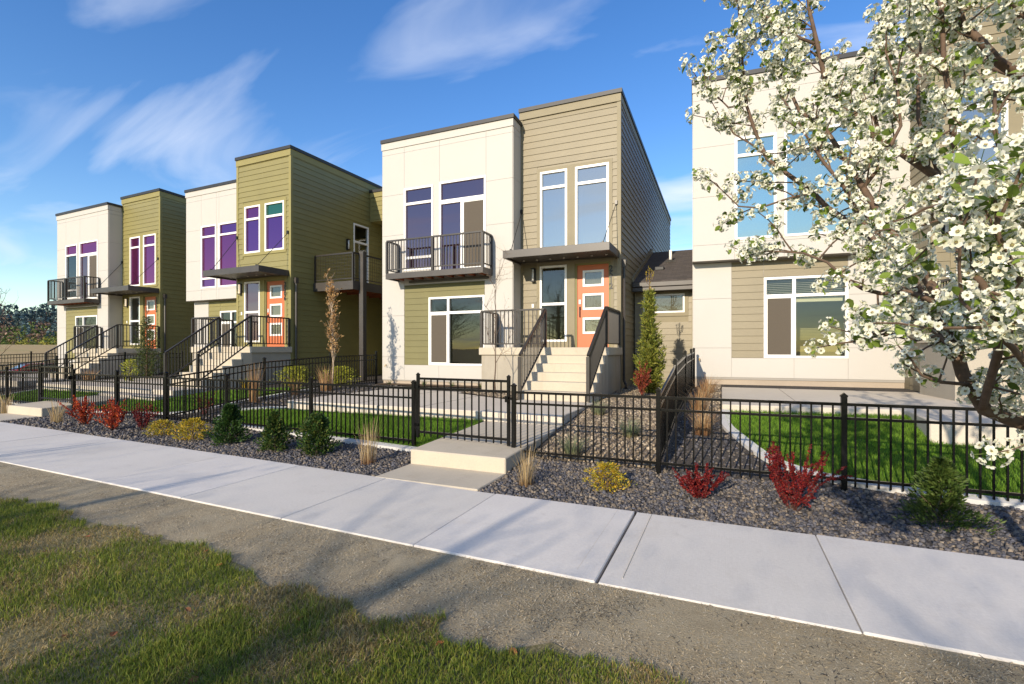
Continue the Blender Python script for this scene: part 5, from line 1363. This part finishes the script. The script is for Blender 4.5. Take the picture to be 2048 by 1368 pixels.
bare_tree('bare_sapling', 'thin dark bare tree beyond the far house by the side fence', -29.3, 11.0, 3.7, 93, 'bark', .55, 3, .03, None, .2, nb=11)
bare_tree('bare_sapling', 'slender pale bare tree leaning at the corner of the far house', -31.0, 16.5, 4.4, 94, 'pale_bark', .6, 3, .05, None, .35, (.05, 0), nb=9)

# ------------------------------------------------------------------ the blossoming street tree beside the camera
def flower_cluster(r, nfl=9, R_=.034, full=True):
    """An umbel: five-petalled white flowers facing outwards with dark anthers, stalks and young leaves."""
    V, F, C = [], [], []
    def add(v, f, c):
        b = len(V); V.extend(v); F.extend([tuple(b + i for i in q) for q in f]); C.extend(c)
    for i in range(nfl):
        t = (i + .5) / nfl; ph = i * 2.399 + r.uniform(-.3, .3); el = math.acos(1 - 1.55 * t)
        n = np.array([math.sin(el) * math.cos(ph), math.sin(el) * math.sin(ph), math.cos(el)]); n = unit(n + r.normal(0, .15, 3))
        c = n * R_ * r.uniform(.85, 1.15); a = unit(np.cross(n, r.normal(size=3))); b = np.cross(n, a); fr = r.uniform(.0108, .0135)
        for k in range(5):
            th = k * 1.2566 + r.uniform(-.12, .12); d = a * math.cos(th) + b * math.sin(th); s = -a * math.sin(th) + b * math.cos(th); cup = r.uniform(.15, .45)
            w = .82
            p0 = c + d * fr * .12; p1 = c + d * fr * .5 + s * fr * .40 * w * 1.5 + n * fr * cup * .4; p2 = c + d * fr * .95 + s * fr * .30 * w * 1.4 + n * fr * cup
            p3 = c + d * fr * .95 - s * fr * .30 * w * 1.4 + n * fr * cup; p4 = c + d * fr * .5 - s * fr * .40 * w * 1.5 + n * fr * cup * .4
            wv = r.uniform(.76, .86); col = np.array([wv, wv * .985, wv * r.uniform(.80, .92)])
            add([p0, p1, p2, p3, p4], [(0, 1, 2), (0, 2, 3), (0, 3, 4)], [col * np.array([.9, .95, .78]), col, col, col, col])
        q = [c + n * fr * .30 + (a * math.cos(z) + b * math.sin(z)) * fr * .30 for z in (0, 1.57, 3.14, 4.71)]
        dark = np.array([.22, .13, .09]) * r.uniform(.6, 1.4)
        add([c + n * fr * .2] + q, [(0, 1, 2), (0, 2, 3), (0, 3, 4), (0, 4, 1)], [np.array([.35, .36, .12])] + [dark] * 4)
        st = np.cross(n, a) * .0009; gcol = np.array([.20, .26, .08])
        add([c * .05 - st, c * .05 + st, c - n * .001 + st, c - n * .001 - st], [(0, 1, 2), (0, 2, 3)], [gcol] * 4)
    for i in range(r.integers(2, 5) if full else 2):
        ph = r.uniform(0, 6.28); d = unit(np.array([math.cos(ph), math.sin(ph), r.uniform(-.5, .5)])); s = unit(np.cross(d, np.array([0, 0, 1.0]) + r.normal(0, .3, 3))); nn = np.cross(s, d)
        L = r.uniform(.026, .044); W = L * r.uniform(.55, .75); b = d * .012; gc = np.array([.14, .20, .035]) * r.uniform(.6, 1.5)
        pts = [b, b + d * L * .22 + s * W * .36 + nn * W * .1, b + d * L * .55 + s * W * .5 + nn * W * .14, b + d * L * .85 + s * W * .25 + nn * W * .05, b + d * L - nn * L * .1,
               b + d * L * .85 - s * W * .25 + nn * W * .05, b + d * L * .55 - s * W * .5 + nn * W * .14, b + d * L * .22 - s * W * .36 + nn * W * .1, b + d * L * .5]
        add(pts, [(8, 0, 1), (8, 1, 2), (8, 2, 3), (8, 3, 4), (8, 4, 5), (8, 5, 6), (8, 6, 7), (8, 7, 0)], [gc] * 9)
    return np.array(V), np.array(F), np.array(C)
def blossom_tree():
    r = np.random.default_rng(202)
    bx0, by0 = 1.72, 2.50
    root = empty('blossom_tree', (bx0, by0, -.03), 0, 'white blossoming pear tree overhanging the sidewalk, trunk out of view', 'tree')
    O = np.array([bx0, by0, -.03])
    fork = np.array([bx0, by0, 1.25])
    MB().tube([(0, 0, -.05), (.01, .01, .5), (0, 0, 1.0), (0, 0, 1.6), (-.02, 0, 2.4), (.03, .02, 3.3), (0, 0, 4.2)], [.075, .062, .055, .045, .034, .022, .008], 10).build('trunk', 'bark', root, smooth=True)
    limbs = []
    def L_(pts, r0, r1): limbs.append(([px3(*p) for p in pts], r0, r1))
    F0 = [(2420, 900, 1.95)]
    L_([(2350, 930, 1.9), (2160, 880, 1.6), (2040, 850, 1.5), (1965, 815, 1.5), (1930, 745, 1.52), (1905, 690, 1.55), (1885, 610, 1.6), (1835, 530, 1.7), (1776, 455, 1.8), (1723, 380, 1.9), (1690, 320, 2.0), (1655, 262, 2.1), (1600, 215, 2.2), (1560, 140, 2.25)], .024, .006)
    L_([(2380, 760, 2.1), (2180, 620, 2.1), (2000, 470, 2.1), (1880, 355, 2.1), (1800, 300, 2.1), (1760, 278, 2.1), (1723, 241, 2.12), (1682, 208, 2.15), (1662, 167, 2.2), (1645, 134, 2.2), (1629, 87, 2.2), (1622, 20, 2.25), (1610, -60, 2.3)], .022, .006)
    L_([(1905, 690, 1.55), (1850, 600, 1.75), (1790, 520, 1.95), (1710, 450, 2.1), (1660, 415, 2.2), (1622, 386, 2.25), (1575, 349, 2.3), (1538, 315, 2.35), (1514, 268, 2.4), (1494, 211, 2.4), (1488, 161, 2.4), (1484, 60, 2.4), (1476, -40, 2.4)], .016, .004)
    L_([(1835, 530, 1.7), (1790, 520, 1.75), (1753, 483, 1.8), (1716, 423, 1.85), (1689, 372, 1.9), (1645, 329, 1.95), (1625, 288, 2.0), (1590, 240, 2.05), (1560, 190, 2.1)], .011, .003)
    L_([(1885, 610, 1.6), (1813, 584, 1.65), (1763, 587, 1.7), (1723, 574, 1.75), (1689, 554, 1.8), (1655, 527, 1.85), (1605, 505, 1.95), (1550, 500, 2.05), (1505, 492, 2.1)], .009, .0025)
    L_([(1930, 745, 1.52), (1877, 681, 1.55), (1823, 678, 1.6), (1763, 665, 1.65), (1729, 668, 1.68), (1713, 681, 1.7), (1669, 692, 1.75), (1632, 696, 1.8)], .008, .002)
    L_([(1938, 769, 1.5), (1877, 764, 1.5), (1845, 748, 1.52), (1822, 715, 1.55), (1795, 690, 1.58)], .006, .002)
    L_([(2200, 420, 1.9), (2045, 157, 1.8), (1998, 124, 1.75), (1958, 87, 1.75), (1931, 50, 1.75), (1900, -30, 1.8)], .020, .009)
    L_([(2000, 470, 2.1), (1950, 400, 1.9), (1910, 300, 1.8), (1895, 220, 1.75), (1890, 130, 1.75), (1880, 30, 1.75), (1870, -60, 1.8)], .013, .006)
    L_([(1965, 815, 1.5), (2010, 700, 1.2), (2000, 640, 1.1), (1960, 570, 1.05), (1930, 500, 1.1), (1900, 430, 1.15), (1870, 380, 1.2)], .011, .003)
    L_([(2160, 880, 1.6), (2080, 760, 1.2), (2020, 700, 1.05), (1975, 650, 1.0), (1920, 600, 1.05)], .010, .003)
    L_([(1622, 386, 2.25), (1570, 400, 2.3), (1520, 415, 2.35), (1485, 410, 2.4), (1450, 390, 2.42), (1412, 352, 2.45)], .006, .002)
    L_([(1538, 315, 2.35), (1500, 290, 2.4), (1470, 268, 2.4), (1448, 245, 2.42), (1435, 232, 2.45)], .005, .002)
    L_([(1494, 211, 2.4), (1455, 215, 2.42), (1428, 190, 2.45), (1400, 163, 2.48)], .005, .002)
    L_([(1629, 87, 2.2), (1560, 60, 2.25), (1520, 20, 2.3), (1470, -10, 2.35)], .007, .002)
    L_([(1760, 278, 2.1), (1740, 200, 2.15), (1755, 120, 2.2), (1790, 60, 2.2), (1800, -40, 2.2)], .008, .003)
    L_([(1880, 355, 2.1), (1840, 240, 2.2), (1830, 160, 2.25), (1850, 60, 2.3), (1860, -50, 2.3)], .009, .003)
    L_([(2045, 157, 1.8), (2080, 60, 1.6), (2030, 10, 1.5), (1990, -40, 1.45)], .010, .004)
    L_([(2180, 620, 2.1), (2060, 420, 1.7), (2010, 330, 1.55), (1985, 250, 1.5), (1990, 180, 1.5)], .012, .004)
    L_([(2350, 930, 1.9), (2150, 700, 1.3), (2060, 560, 1.05), (2010, 470, 1.0), (1990, 400, 1.0)], .010, .003)
    L_([(1905, 690, 1.55), (1960, 600, 1.45), (1990, 520, 1.4), (1970, 430, 1.4), (1940, 340, 1.42)], .009, .003)
    L_([(1723, 380, 1.9), (1760, 330, 1.85), (1800, 250, 1.85), (1790, 170, 1.9), (1770, 100, 1.9)], .008, .003)
    nview = len(limbs)
    for i in range(16):                     # the rest of the crown: over, beside and behind the view
        a = i * 2.399; up = r.uniform(.35, 1.25); h0 = 1.3 + 2.2 * (i / 16)
        d = unit(np.array([math.cos(a), math.sin(a), up])); p = np.array([bx0, by0, h0]); pts = [p]
        if d[0] < -.3 and d[1] < .2: d[2] += .9; d = unit(d)        # keep the space before the lens free
        for _ in range(6): d = unit(d + r.normal(0, .10, 3) + np.array([0, 0, .06])); p = p + d * r.uniform(.22, .30); pts.append(p)
        limbs.append((pts, .016, .004))
    twig = MB(); clus = []
    for li, (pts, r0, r1) in enumerate(limbs):
        P = np.array(pts); k = len(P)
        rad = [r0 + (r1 - r0) * i / (k - 1) for i in range(k)]
        Q = P.copy(); Q[1:-1] += r.normal(0, .006, (k - 2, 3))
        MB().tube([tuple(q - O) for q in Q], rad, 7).build('branch', 'bark', root, smooth=True)
        seg = np.linalg.norm(np.diff(Q, axis=0), axis=1); tot = seg.sum(); cum = np.concatenate([[0], np.cumsum(seg)])
        inview = li < nview
        s = tot * (.12 if inview else .3)
        while s < tot:
            i = min(int(np.searchsorted(cum, s)) - 1, k - 2); i = max(i, 0); t = (s - cum[i]) / seg[i]; p = Q[i] + (Q[i + 1] - Q[i]) * t; ld_ = (Q[i + 1] - Q[i]) / seg[i]
            rr = r0 + (r1 - r0) * s / tot
            for _ in range(1 if rr > .012 else 2 if r.uniform() < .35 else 1):
                d = unit(ld_ * .45 + r.normal(0, .75, 3) + np.array([0, 0, .45])); L = r.uniform(.06, .30) * (1.0 if rr < .013 else .8); q = [p]
                for _k in range(4): d = unit(d + r.normal(0, .16, 3) + np.array([0, 0, .08])); q.append(q[-1] + d * L / 4)
                if np.linalg.norm(q[-1][:2]) < .80: continue
                twig.tube([tuple(x - O) for x in q], [.0036, .003, .0026, .0022, .0018], 4, False)
                clus.append((q[-1], d)); m = int(L / .075)
                for j in range(m):
                    x = q[4 - (j % 4)] + r.normal(0, .012, 3) if j else q[2]; clus.append((x, unit(d + r.normal(0, .8, 3))))
            s += r.uniform(.055, .12) if inview else r.uniform(.10, .2)
        clus.append((Q[-1], unit(Q[-1] - Q[-2]))); clus.append((Q[-2], unit(r.normal(0, 1, 3))))
    tw = twig.build('twigs', 'bark', root); tag(tw, kind='stuff')
    var = [flower_cluster(r, int(r.integers(9, 14)), r.uniform(.030, .037)) for _ in range(6)]
    for v in var: pass
    pos = np.array([c[0] for c in clus]); d2 = pos[:, :2] @ FWD; sx_ = pos[:, :2] @ RGT
    px = 1024 + 990 * sx_ / np.maximum(d2, .05); py = 700 - 990 * (pos[:, 2] - EYE) / np.maximum(d2, .05)
    vis = (px > 1300) & (px < 2090) & (py > -40) & (py < 1400) & (d2 > .4)
    order = np.argsort(np.where(vis, d2, 99 + d2))
    meshes = [arr_mesh('blossom_cluster', v, f, 'petal', c) for v, f, c in var]
    near = set(order[:290].tolist())
    VV, FF, CC = [], [], []; off = 0
    for i, (p, d) in enumerate(clus):
        dd = Vector(unit(np.array(d) * .6 + np.array([0, 0, .35]) + r.normal(0, .35, 3))); q = dd.to_track_quat('Z', 'Y').to_matrix() @ Matrix.Rotation(r.uniform(0, 6.28), 3, 'Z')
        sc = r.uniform(.8, 1.12); k = int(r.integers(0, 6))
        if i in near:
            o = place('blossom_cluster', meshes[k], root, tuple(np.array(p) - O)); o.rotation_euler = q.to_euler(); o.scale = (sc,) * 3
        else:
            v, f, c = var[k]; M = np.array(q) * sc
            VV.append(v @ M.T + (np.array(p) - O)); FF.append(f + off); CC.append(c); off += len(v)
    o = place('blossoms', arr_mesh('blossoms', np.concatenate(VV), np.concatenate(FF), 'petal', np.concatenate(CC)), root); tag(o, kind='stuff')
    print('clusters', len(clus), 'visible', int(vis.sum()))
blossom_tree()

# ------------------------------------------------------------------ street trees behind the viewpoint that shade the sidewalk
def shade_tree(x, y, H_, seed, lo, hi, rx, n, label):
    r = np.random.default_rng(seed); root = empty('street_tree', (x, y, -.03), 0, label, 'tree', 'street trees across from the houses')
    MB().tube([(0, 0, -.05), (.03, 0, lo * .7), (-.02, .03, (lo + hi) / 2), (0, 0, hi * .95)], [.12, .10, .07, .02], 8).build('trunk', 'bark', root, smooth=True)
    b = MB(); C = []
    for i in range(34):
        a = i * 2.399; hb = lo * .8 + (hi - lo) * .8 * i / 34; L = rx * r.uniform(.6, 1.05) * (1 - .35 * i / 34)
        d = np.array([math.cos(a), math.sin(a), r.uniform(.15, .6)]); p0 = np.array([0, 0, hb]); p1 = p0 + d * L * .5 + r.normal(0, .08, 3); p2 = p0 + d * L + r.normal(0, .12, 3)
        b.tube([p0, p1, p2], [.035, .022, .008], 5, False)
        m = n // 34; s = r.uniform(.2, 1.1, (m, 1)); C.append(p0 + (p2 - p0) * s + r.normal(0, .24, (m, 3)) * (.5 + s))
    b.build('branches', 'bark', root)
    C = np.concatenate(C); k = len(C); L = r.uniform(.04, .075, k)
    v, f, cc = leaves(C, unit(r.normal(size=(k, 3))), L, L * .75, pick([(.06, .10, .02), (.08, .13, .03), (.05, .08, .02)], k, r, .3), .2, .1, r)
    place('crown', arr_mesh('crown', v, f, 'leaf', cc), root)
for k, (x, y, lo, hi, rx, n) in enumerate([(-19.5, -9.2, 2.8, 5.8, 2.3, 4000), (-15.2, -9.0, 2.8, 5.6, 2.3, 4000), (-11.2, -9.4, 2.8, 5.9, 2.3, 4000), (-7.4, -9.0, 2.8, 5.6, 2.2, 3000), (-3.7, -9.3, 2.8, 5.9, 2.3, 2400), (0.1, -9.0, 2.8, 5.7, 2.2, 4000), (3.9, -9.2, 2.8, 5.9, 2.3, 4000)]):
    shade_tree(x, y, hi, 300 + k, lo, hi, rx, n, 'leafy street tree across the lawn, facing the row of houses')

# ------------------------------------------------------------------ fallen leaves on the lawn
def fallen_leaves():
    r = np.random.default_rng(33)
    spots = [(160, 1183), (227, 1271), (376, 1222), (90, 1105), (174, 1075), (439, 1132), (1026, 1308), (413, 1104), (130, 1275), (600, 1240), (386, 1366), (880, 1290)]
    for k, (px, py) in enumerate(spots):
        d = (EYE - .0) * 990 / (py - 700); p = px3(px, py, d)
        L = r.uniform(.035, .06); a = r.uniform(0, 6.28)
        pts = [(-.5, 0, 0), (-.3, .26, .10), (0, .34, .16), (.3, .2, .12), (.55, 0, .02), (.3, -.22, .14), (0, -.34, .2), (-.3, -.24, .08)]
        v = [(0, 0, .0)] + [(x * L, y * L, z * L) for x, y, z in pts]
        m = MB(); m.v = v; m.f = [(0, i, i % 8 + 1) for i in range(1, 9)]
        o = m.build('fallen_leaf', ['leaf_brown', 'leaf_rust'][k % 2], None, (p[0], p[1], .006), a); o.rotation_euler = (r.uniform(-.4, .4), r.uniform(-.4, .4), a)
        tag(o, 'curled brown dead leaf lying on the patchy front lawn', 'leaf', 'dead leaves on the front lawn')
paint('leaf_brown', (.22, .085, .03), .8, .3, 40); paint('leaf_rust', (.36, .12, .035), .8, .3, 40)
fallen_leaves()

# ------------------------------------------------------------------ beyond the row: road, cars, wooded hill
sheet('road', [(-56, -10), (-49, -10), (-40, 60), (-47, 60)], 0, 'asphalt', 2, 'asphalt side road beyond the far house', 'road', flat=-.98)
def car(loc, rz, paint_, label):
    c = empty('parked_car', loc, rz, label, 'car', 'cars parked on the side road')
    prof = [(-2.1, .35), (-2.15, .75), (-1.9, .92), (-1.2, .98), (-.55, 1.42), (.95, 1.44), (1.55, 1.0), (2.1, .92), (2.15, .40)]
    MB().prism(prof, 1, -.85, .85).build('body', paint_, c, bevel=.06)
    for s in (-1, 1): MB().prism([(-1.05, 1.0), (-.5, 1.36), (.9, 1.38), (1.35, 1.0)], 1, s * .852, s * .862).build('side_window', 'glass_sky', c)
    MB().quad((-1.18, -.7, 1.02), (-1.18, .7, 1.02), (-.60, .62, 1.40), (-.60, -.62, 1.40)).build('windscreen', 'glass_sky', c)
    for x in (-1.35, 1.35):
        for s in (-1, 1):
            w = MB().tube([(x, s * .72, .32), (x, s * .88, .32)], .32, 16).build('wheel', 'rubber', c); MB().tube([(x, s * .87, .32), (x, s * .895, .32)], .19, 12).build('rim', 'galvanised', w)
    for s in (-1, 1): MB().box(-2.16, -2.10, s * .62 - .14, s * .62 + .14, .66, .78).build('headlight', 'lamp_glass', c)
car((-48.7, 20.3, -1.0), R(83), 'car_red', 'red car parked on the side road behind the fences')
car((-49.6, 14.6, -1.0), R(83), 'car_blue', 'dark blue car parked ahead of the red one')
car((-47.9, 26.0, -1.0), R(83), 'car_blue', 'dark blue car parked behind the red one')
car((-50.4, 8.9, -1.0), R(83), 'car_white', 'white car parked farthest along the side road')
def far_wood():
    r = np.random.default_rng(77)
    # the hill itself
    n = 40; us = np.linspace(-1.6, -.55, n); ds = np.array([230, 280, 330, 380, 430]); hs_ = np.array([2.0, 7.0, 15.0, 22.0, 24.0])
    v = []
    for j, d in enumerate(ds):
        for i, u in enumerate(us): p = px3(1024 + 990 * u, 700, d); v.append((p[0], p[1], hs_[j] * (.9 + .15 * math.sin(u * 9)) - .5))
    f = [(j * n + i, j * n + i + 1, (j + 1) * n + i + 1, (j + 1) * n + i) for j in range(4) for i in range(n - 1)]
    o = place('hill', arr_mesh('hill', v, np.array(f), 'hill_ground', smooth=True)); tag(o, 'wooded hill beyond the field', 'hill', kind='structure')
    C, Dv, L, W, cl = [], [], [], [], []
    def blob(x, y, z, H_, R_, pal, m, con):
        t = r.uniform(0, 1, m); a = r.uniform(0, 6.28, m)
        rad = (R_ * (1 - t) ** .9 + .3) * np.sqrt(r.uniform(.3, 1, m)) if con else R_ * np.sqrt(np.clip(1 - (2 * t - 1) ** 2, .05, 1)) * np.sqrt(r.uniform(.3, 1, m)) * r.uniform(.7, 1.25, m)
        C.append(np.stack([x + rad * np.cos(a), y + rad * np.sin(a), z + H_ * (.05 + .95 * t)], 1)); Dv.append(unit(np.stack([np.cos(a), np.sin(a), r.uniform(-.6, .4, m) if con else r.uniform(-.2, .9, m)], 1)))
        s = H_ * (.13 if con else .15); L.append(s * r.uniform(.6, 1.3, m)); cl.append(pick(pal, m, r, .35) * r.uniform(.7, 1.25))
    con = [(.095, .145, .155), (.105, .16, .16), (.08, .125, .145)]; brn = [(.24, .16, .11), (.28, .19, .13), (.20, .14, .12)]; yg = [(.27, .28, .06), (.34, .31, .07), (.20, .23, .05)]; gr = [(.11, .17, .045), (.09, .14, .045), (.14, .18, .05)]  # conifer greens lightened and blued: the haze of distance is in their colour
    for i in range(520):
        u = r.uniform(-1.35, -.62); k = r.uniform(0, 1); d = 195 + 220 * k
        p = px3(1024 + 990 * u, 700, d); z = float(np.interp(d, ds, hs_)) if d > 230 else 2.0
        w = r.uniform()
        if d > 300: pal, c_, H_ = (con, True, r.uniform(8, 19)) if w < .62 else (brn, False, r.uniform(6, 10))
        elif d > 235: pal, c_, H_ = (brn, False, r.uniform(6, 10)) if w < .35 else ((gr, False, r.uniform(6, 9)) if w < .6 else (con, True, r.uniform(7, 12)))
        else: pal, c_, H_ = (yg, False, r.uniform(3, 6.5)) if w < .55 else (gr, False, r.uniform(3, 6))
        blob(p[0], p[1], z - .5, H_, H_ * (.24 if c_ else .5), pal, 130, c_)
    C = np.concatenate(C); Dv = np.concatenate(Dv); L = np.concatenate(L); cl = np.concatenate(cl)
    v, f, cc = leaves(C, Dv, L, L * .8, cl, .2, .1, r)
    o = place('far_wood', arr_mesh('far_wood', v, f, 'far_leaf', cc)); tag(o, 'far conifers and bare trees covering the hill', 'wood', kind='stuff')
far_wood()
